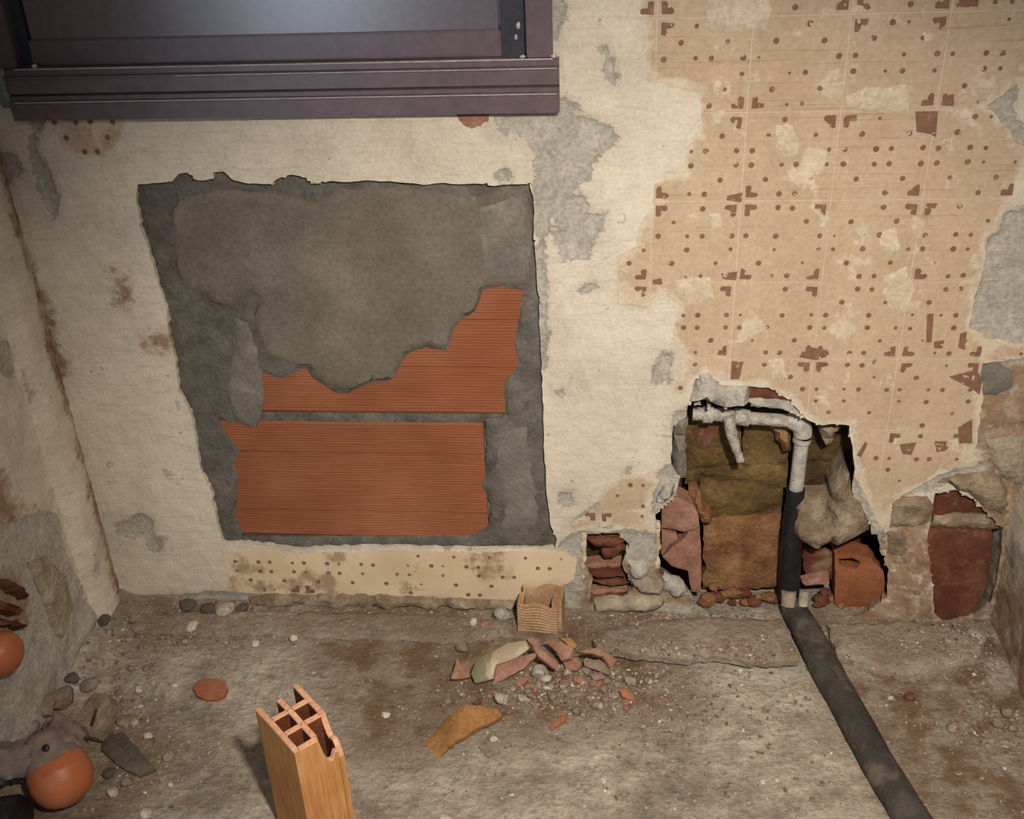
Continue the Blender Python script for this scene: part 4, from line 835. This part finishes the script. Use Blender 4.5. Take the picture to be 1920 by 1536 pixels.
# piece of hollow brick standing against the tiles
def brick_chunk():
    p = F(1010, 1186, 0); th = math.radians(-6); bx, by = np.array([math.cos(th), math.sin(th)]), np.array([-math.sin(th), math.cos(th)])
    base = thing('brick_chunk', (p[0], p[1], 0), 'ochre ribbed piece of hollow brick standing against the tile strip', 'brick')
    w, d, hh, t = .088, .052, .072, .011
    def q(a, b, z): v = p[:2] + bx * a + by * b; return (v[0], v[1], z)
    def wall(name, a0, a1, b0, b1, top, mat, ribs=False):
        n = 12; V = []; Fs = []; m_ = 18 if ribs else 2
        for i in range(n + 1):
            a = a0 + (a1 - a0) * i / n
            for j in range(m_ + 1):
                z = top(i / n) * j / m_; V.append(q(a, b0 + (.0018 * (j % 2) if ribs else 0), z))
        k = m_ + 1; off = len(V)
        for i in range(n + 1):
            a = a0 + (a1 - a0) * i / n; V += [q(a, b1, 0), q(a, b1, top(i / n))]
        for i in range(n):
            for j in range(m_): Fs.append([i * k + j, (i + 1) * k + j, (i + 1) * k + j + 1, i * k + j + 1])
            Fs.append([i * k + m_, (i + 1) * k + m_, off + 2 * (i + 1) + 1, off + 2 * i + 1]); Fs.append([off + 2 * i, off + 2 * i + 1, off + 2 * i + 3, off + 2 * i + 2])
        Fs.append(list(range(k))[::-1] + [off, off + 1][::1]); Fs.append([n * k + j for j in range(k)] + [off + 2 * n + 1, off + 2 * n])
        build(name, V, Fs, mat, base)
    ch = 'chunk'
    wall('front_wall', -w / 2, w / 2 - .004, 0, t, lambda s: hh - .010 + .006 * (1 - s) - .004 * math.sin(s * 9), ch, True)
    wall('back_wall', -w / 2 + .006, w / 2 + .004, d - t, d, lambda s: hh + .012 - .006 * math.sin(s * 7), ch)
    wall('side_wall', -w / 2, -w / 2 + t, t, d - t, lambda s: hh - .002, ch)
    wall('side_wall', w / 2 - t - .006, w / 2 + .004, t, d - t, lambda s: hh + .002 + .004 * s, ch)
M['chunk'] = rough_mat('dusty_ochre_brick', [(.28, (.24, .13, .065)), (.5, (.36, .23, .125)), (.72, (.44, .31, .19))], 14, 130, .4, .003)
brick_chunk()

# the heap of shards below it
g = thing('tile_fragment', F(950, 1255, 0), 'broken floor tile fragment with green and cream glaze on the heap', 'tile')
shard('glazed_face', cp([(472, 705), (505, 615), (570, 565), (640, 540), (720, 485), (870, 466), (892, 520), (800, 590), (650, 640), (632, 742), (500, 770)]), .046, .12, .75, .011, 'glaze', None, parent=g)
shard('broken_edge', cp([(650, 636), (790, 588), (940, 552), (930, 590), (860, 662), (700, 752), (640, 772), (632, 742)]), .032, .15, .9, .010, 'biscuit', None, parent=g)
shard('brick_shard', cp([(330, 738), (372, 590), (398, 640), (455, 618), (470, 725), (420, 738)]), .026, -.2, .6, .010, 'biscuit', 'dull red shard left of the green glazed tile fragment')
shard('brick_shard', cp([(880, 452), (920, 438), (1000, 540), (1112, 640), (1090, 668), (990, 602), (930, 530)]), .060, -.35, .7, .014, 'biscuit', 'long narrow red shard lying across the top of the heap')
shard('brick_shard', cp([(1000, 470), (1060, 452), (1120, 470), (1196, 520), (1180, 590), (1120, 612), (1084, 545), (1030, 500)]), .046, .5, .7, .012, 'biscuit', 'curved red brown shard behind the long narrow one', curve=lambda x, y: 0)
shard('brick_shard', cp([(1236, 545), (1390, 514), (1528, 600), (1486, 655), (1430, 580), (1350, 556)]), .048, -.45, .55, .012, 'biscuit', 'dusty red angled shard at the right end of the heap')
shard('brick_shard', cp([(1284, 600), (1400, 596), (1484, 660), (1470, 702), (1380, 676), (1290, 640)]), .022, -.1, .5, .010, 'brownstone', 'brown flat shard just under the right end of the heap')
shard('brick_shard', cp([(1100, 440), (1200, 450), (1236, 500), (1200, 530), (1140, 470)]), .034, .0, .6, .010, 'ochre', 'small ochre shard behind the heap by the wall')
shard('brick_shard', cp([(1540, 815), (1592, 808), (1652, 870), (1640, 902), (1562, 862)]), .014, -.1, .3, .008, 'terra', 'small terracotta chip right of the heap')
shard('brick_shard', cp([(1030, 1082), (1128, 1002), (1168, 982), (1150, 1034), (1052, 1108)]), .010, .1, .25, .006, 'terra', 'pointed red chip on the floor below the heap')
shard('brick_shard', cp([(480, 910), (520, 872), (555, 880), (540, 915), (490, 928)]), .010, 0, .25, .006, 'redbrick', 'tiny dark red chip behind the ochre shard')
shard('brick_shard', cp([(960, 500), (1010, 560), (1050, 640), (1010, 660), (960, 590)]), .030, .3, .6, .010, 'redbrick', 'dark red shard tucked under the long narrow one')
shard('brick_shard', cp([(1130, 600), (1210, 580), (1270, 620), (1240, 680), (1160, 670)]), .020, -.2, .4, .010, 'pinkbrick', 'pinkish shard in the middle of the heap')
shard('brick_shard', cp([(780, 770), (850, 720), (880, 745), (830, 800)]), .014, .2, .4, .008, 'biscuit', 'small red shard in front of the green tile fragment')
shard('brick_shard', cp([(1330, 700), (1410, 690), (1440, 730), (1360, 750)]), .014, -.2, .4, .008, 'brownstone', 'small brown shard below the right end of the heap')
oc = F(856, 1370, 0)
shard('ochre_shard', cp([(75, 1212), (200, 1112), (300, 1020), (450, 938), (560, 932), (662, 940), (694, 980), (640, 1030), (525, 1088), (420, 1180), (300, 1242), (262, 1292), (160, 1306), (105, 1272)]), .022, .05, .30, .010, 'ochre', 'long wavy ochre shard lying on the floor', curve=lambda x, y: .010 * math.sin((x - oc[0]) * 45 + 1) - .5 * (y - oc[1]) ** 2)
shard('brick_shard', [(898, 1400), (915, 1378), (932, 1372), (936, 1408), (915, 1420)], .007, 0, .1, .005, 'brownstone', 'flat brown chip below the right tip of the ochre shard')
shard('terracotta_disc', [(361, 1290), (368, 1276), (384, 1270), (404, 1270), (420, 1276), (425, 1290), (420, 1304), (405, 1311), (385, 1311), (368, 1303)], .016, .0, .25, .012, 'terra', 'rounded terracotta lid lying flat left of the standing brick')
shard('dark_slab', cp([(790, 905), (850, 880), (935, 862), (1060, 1000), (1184, 1140), (1060, 1204), (900, 1122), (770, 1000)], 0, 1160, 4.086), .016, .1, .2, .012, 'slate', 'thin dark plate standing in for a shadow beside the terracotta bend')  # a floor shadow shaped as a plate, its shade put into the dark colour

# lumps of rubble in the left corner
lump('rubble_chunk', 122, 1330, 46, 40, 36, 'brownstone', 'rounded brown rubble lump highest in the left corner pile', seed=11, z=.02)
ch = thing('mortar_block', F(162, 1372, 0), 'grey mortar block with a dark slit in the left corner pile', 'rubble')
shard('block_body', cp([(500, 805), (600, 680), (700, 552), (800, 560), (832, 640), (775, 705), (785, 830), (700, 892), (600, 872)], 0, 1160, 4.086), .062, .2, .45, .04, 'brownstone', None, parent=ch, bump=.004, step=.009, amp=.002)
shard('slit', cp([(690, 820), (722, 690), (744, 684), (722, 770), (704, 826)], 0, 1160, 4.086), .0655, .2, .45, .002, 'dark', None, parent=ch)  # dark plate laid on the block, its colour standing for the slit's shade
for i, (x, y, w_, h_, mt, lb) in enumerate([(92, 1350, 44, 34, 'brownstone', 'brown lump left of the grey mortar block'), (62, 1334, 20, 22, 'whitechip', 'white plaster chip on the left corner pile'), (40, 1352, 36, 26, 'stone', 'grey lump at the far left of the corner pile'), (108, 1376, 40, 30, 'brownstone', 'low brown lump just behind the terracotta bend'), (22, 1390, 50, 34, 'slate', 'dark lump above the pipe arm at the left edge'), (60, 1390, 40, 28, 'brownstone', 'brown clod above the terracotta bend'), (206, 1320, 22, 16, 'brownstone', 'small brown lump right of the grey mortar block'),
                                             (120, 1235, 34, 20, 'stone', 'grey clod resting by the corner below the plaster flake'), (70, 1260, 44, 22, 'mortar', 'pale clod below the terracotta pipe end'), (150, 1205, 40, 16, 'stone', 'flat grey clod under the corner strip'), (172, 1292, 34, 22, 'brownstone', 'brown clod behind the grey mortar block'), (140, 1288, 26, 18, 'slate', 'dark clod behind the rounded brown lump'), (232, 1352, 26, 16, 'brownstone', 'brown clod between the mortar block and the dark shadow plate'), (218, 1400, 30, 18, 'slate', 'dark clod lying on the near side of the mortar block'), (205, 1450, 24, 18, 'slate', 'dark clod right of the terracotta bend'), (238, 1470, 18, 14, 'brownstone', 'small brown clod below the dark shadow plate'), (200, 1180, 30, 18, 'slate', 'dark clod at the foot of the corner strip'), (255, 1165, 26, 14, 'brownstone', 'brown clod in the corner by the wall foot'), (90, 1310, 24, 18, 'redbrick', 'dark red bit of brick left of the rounded brown lump')]):
    lump('rubble_chunk', x, y, w_, h_, w_ * .8, mt, lb, seed=60 + i, rotz=i * .9)

# single stones one can pick out
for i, (x, y, w_, h_, mt, lb) in enumerate([
    (362, 1172, 34, 15, 'whitechip', 'large white plaster chip on the floor near the left wall base'), (480, 1205, 16, 14, 'whitechip', 'white chip right of the large white one'), (551, 1196, 18, 14, 'whitechip', 'white chip under the middle of the tile strip'), (723, 1336, 18, 11, 'whitechip', 'elongated white chip right of the standing brick'),
    (941, 1308, 30, 24, 'stone', 'smooth grey stone below the green tile fragment'), (1012, 1258, 34, 26, 'greymortar', 'pale mortar lump between the red shards'), (1158, 1206, 42, 16, 'stone', 'flat oval grey stone at the edge of the screed ledge'), (926, 1384, 16, 16, 'whitechip', 'pale triangular chip near the ochre shard tip'),
    (1065, 1258, 20, 18, 'stone', 'grey pebble under the long narrow red shard'), (278, 1377, 20, 9, 'whitechip', 'thin white sliver right of the dark shadow plate'), (316, 1416, 22, 18, 'mortar', 'cream pebble at the tip of the dark shadow plate'), (274, 1522, 22, 14, 'whitechip', 'white chip at the bottom edge left of the brick'), (212, 1482, 20, 22, 'stone', 'grey pebble right of the terracotta bend'),
    (320, 1467, 12, 10, 'whitechip', 'tiny white pebble left of the standing brick'), (1131, 1460, 14, 7, 'whitechip', 'thin white sliver in the middle foreground'), (1430, 1462, 12, 10, 'whitechip', 'white pebble near the dark floor pipe'), (1784, 1360, 26, 16, 'mortar', 'pale oval pebble right of the dark floor pipe'), (1873, 1354, 22, 18, 'mortar', 'pale round pebble by the right wall'), (1757, 1356, 10, 14, 'mortar', 'small tan pebble beside the pale oval one'),
    (1890, 1332, 24, 18, 'brownstone', 'brown clod by the right wall'), (1900, 1362, 18, 14, 'brownstone', 'lowest brown clod by the right wall'), (1706, 1304, 22, 12, 'redbrick', 'dark red chip right of the dark floor pipe'), (1760, 1192, 26, 16, 'mortar', 'tan lump on the ledge at the right corner'), (1825, 1190, 44, 18, 'stone', 'flat grey lump on the ledge in the right corner'), (1670, 1305, 12, 9, 'whitechip', 'tiny white chip right of the floor pipe'),
    (1135, 1480, 10, 8, 'whitechip', 'tiny white chip in the lower middle foreground'), (835, 1530, 26, 12, 'whitechip', 'white chip at the bottom edge right of the brick'), (890, 1165, 20, 18, 'whitechip', 'pale chip left of the ochre brick piece'), (910, 1172, 24, 20, 'pinkbrick', 'pinkish chip left of the ochre brick piece'), (945, 1150, 40, 22, 'greymortar', 'grey lump against the tile strip left of the brick piece'),
    (940, 1185, 16, 16, 'mortar', 'round tan pebble left of the ochre brick piece'), (868, 1210, 30, 24, 'brownstone', 'brown clod behind the green tile fragment'), (425, 1140, 36, 24, 'stone', 'grey stone in the gap at the foot of the left wall panel'), (390, 1138, 30, 20, 'slate', 'dark stone in the gap left of the grey stone'), (350, 1130, 34, 20, 'slate', 'dark clod at the left end of the wall gap'), (455, 1138, 26, 16, 'slate', 'dark clod right of the grey stone in the gap'),
    (260, 1290, 18, 12, 'whitechip', 'white crumb left of the terracotta lid'), (326, 1280, 14, 10, 'whitechip', 'white crumb just beside the terracotta lid'), (1480, 1300, 10, 8, 'whitechip', 'tiny white chip left of the floor pipe'), (1130, 1345, 12, 10, 'mortar', 'tan crumb right of the pointed red chip')]):
    lump('stone', x, y + h_ * .3, w_, h_, w_ * .7, mt, lb, seed=100 + i, rotz=i * 1.3)
# small countable bits in the heap
rr = random.Random(21); CN = {'stone': 'grey', 'whitechip': 'whitish', 'brownstone': 'brown', 'mortar': 'tan', 'biscuit': 'red', 'pinkbrick': 'pink'}
for i in range(110):
    a, b = rr.gauss(0, 1), rr.gauss(0, 1); x, y = 1060 + a * 75, 1292 + b * 24
    s = rr.uniform(8, 17); mt = rr.choice(['stone', 'whitechip', 'brownstone', 'mortar', 'biscuit', 'pinkbrick', 'brownstone', 'brownstone', 'biscuit'])
    if i % 4 == 0: s *= 1.5
    lump('pebble', x, y, s, s * rr.uniform(.5, .8), s * .8, mt, 'small loose %s crumb in the heap of shards' % CN[mt], 'pebble', 300 + i, rr.uniform(0, 6), sub=1, group='%s crumbs in the heap of shards' % CN[mt])
for i in range(60):
    x, y = rr.uniform(560, 1900), rr.uniform(1340, 1530)
    if abs(x - (1490 + (y - 1150) * .55)) < 60 or (x < 700): continue
    s = rr.uniform(5, 10); lump('pebble', x, y, s, s * .6, s * .8, rr.choice(['whitechip', 'stone', 'brownstone', 'mortar']), 'tiny loose crumb on the open floor in the foreground', 'pebble', 500 + i, rr.uniform(0, 6), sub=1, group='crumbs on the open floor')
for i in range(46):
    x, y = rr.uniform(250, 950), rr.gauss(1166, 16)
    if y < 1146: continue
    s = rr.uniform(7, 15); mt = rr.choice(['stone', 'brownstone', 'slate', 'brownstone', 'mortar', 'whitechip'])
    lump('pebble', x, y, s, s * .65, s * .8, mt, 'small %s crumb along the foot of the wall below the panel' % CN.get(mt, 'dark'), 'pebble', 700 + i, rr.uniform(0, 6), sub=1, group='%s crumbs along the foot of the wall' % CN.get(mt, 'dark'))
for i in range(46):
    x, y = rr.gauss(200, 60), rr.gauss(1330, 60)
    if x < 120 + (1400 - y) * .25 or (150 < x < 300 and 1360 < y < 1460) or y > 1500: continue
    s = rr.uniform(8, 18); mt = rr.choice(['brownstone', 'brownstone', 'slate', 'stone', 'mortar'])
    lump('pebble', x, y, s, s * .65, s * .8, mt, 'small %s crumb beside the rubble pile in the left corner' % CN.get(mt, 'dark'), 'pebble', 800 + i, rr.uniform(0, 6), sub=1, group='%s crumbs in the left corner' % CN.get(mt, 'dark'))
# the rest is grit nobody could count
def grit(n=6500):
    V = []; Fs = []; A = []; r = random.Random(77); tet = [(1.2, 0, 0), (-1.2, 0, 0), (0, 1, 0), (0, -1, 0), (0, 0, .9), (0, 0, -.9)]
    zones_ = [(1060, 1285, 95, 30, .26), (1230, 1160, 70, 12, .08), (1400, 1145, 80, 10, .06), (1330, 1240, 110, 12, .07), (1300, 1330, 160, 40, .10), (600, 1160, 230, 16, .10), (330, 1190, 90, 24, .06), (230, 1330, 40, 30, .04), (150, 1220, 60, 30, .04), (1790, 1210, 60, 40, .06), (1870, 1360, 40, 30, .03), (250, 1430, 60, 40, .03)]
    SCW = [FP(q, hh) for q, hh in zip(SCR[:2], (.03, .02))]
    for i in range(n):
        u = r.random(); px = py = None
        for zx, zy, sx, sy, wgt in zones_:
            if u < wgt: px, py = r.gauss(zx, sx), r.gauss(zy, sy); break
            u -= wgt
        if px is None: px, py = r.uniform(-20, 1940), r.uniform(1180, 1560)
        if py < 1128: continue
        p = F(px, py, 0)
        if (abs(p[0] - oc[0]) < .085 and abs(p[1] - oc[1]) < .055) or (abs(px - 1012) < 60 and py < 1192) or (abs(p[0] + .705) < .085 and abs(p[1] + .60) < .085) or (874 < px < 1010 and 1192 < py < 1294): continue
        if p[1] > -.002 or p[0] < XL + .01 or p[0] > XR - .01: continue
        z = gz(p[0], p[1]); s = min(.0052, .0013 * math.exp(abs(r.gauss(0, .7))))
        if any(sdist(q, p[None, :2])[0][0] < 0 for q in SCW): z = .029 if px < 1520 else .019
        R_ = Matrix.Rotation(r.uniform(0, 6), 3, 'Z') @ Matrix.Rotation(r.uniform(0, 6), 3, 'X'); b = len(V); k = min(.999, max(0, r.random()))
        for t in tet: q = R_ @ Vector((t[0] * s * r.uniform(.7, 1.3), t[1] * s * r.uniform(.7, 1.3), t[2] * s * .8)); V.append((p[0] + q.x, p[1] + q.y, z + s * .4 + q.z * .7)); A.append(k)
        Fs += [[b + i_, b + j_, b + k_] for i_, j_, k_ in ((0, 2, 4), (2, 1, 4), (1, 3, 4), (3, 0, 4), (2, 0, 5), (1, 2, 5), (3, 1, 5), (0, 3, 5))]
    o = build('rubble_grit', V, Fs, 'crumb', None, False, {'rnd': A}); tag(o, 'fine grit and plaster crumbs scattered over the concrete floor', 'grit', kind='stuff')
grit()
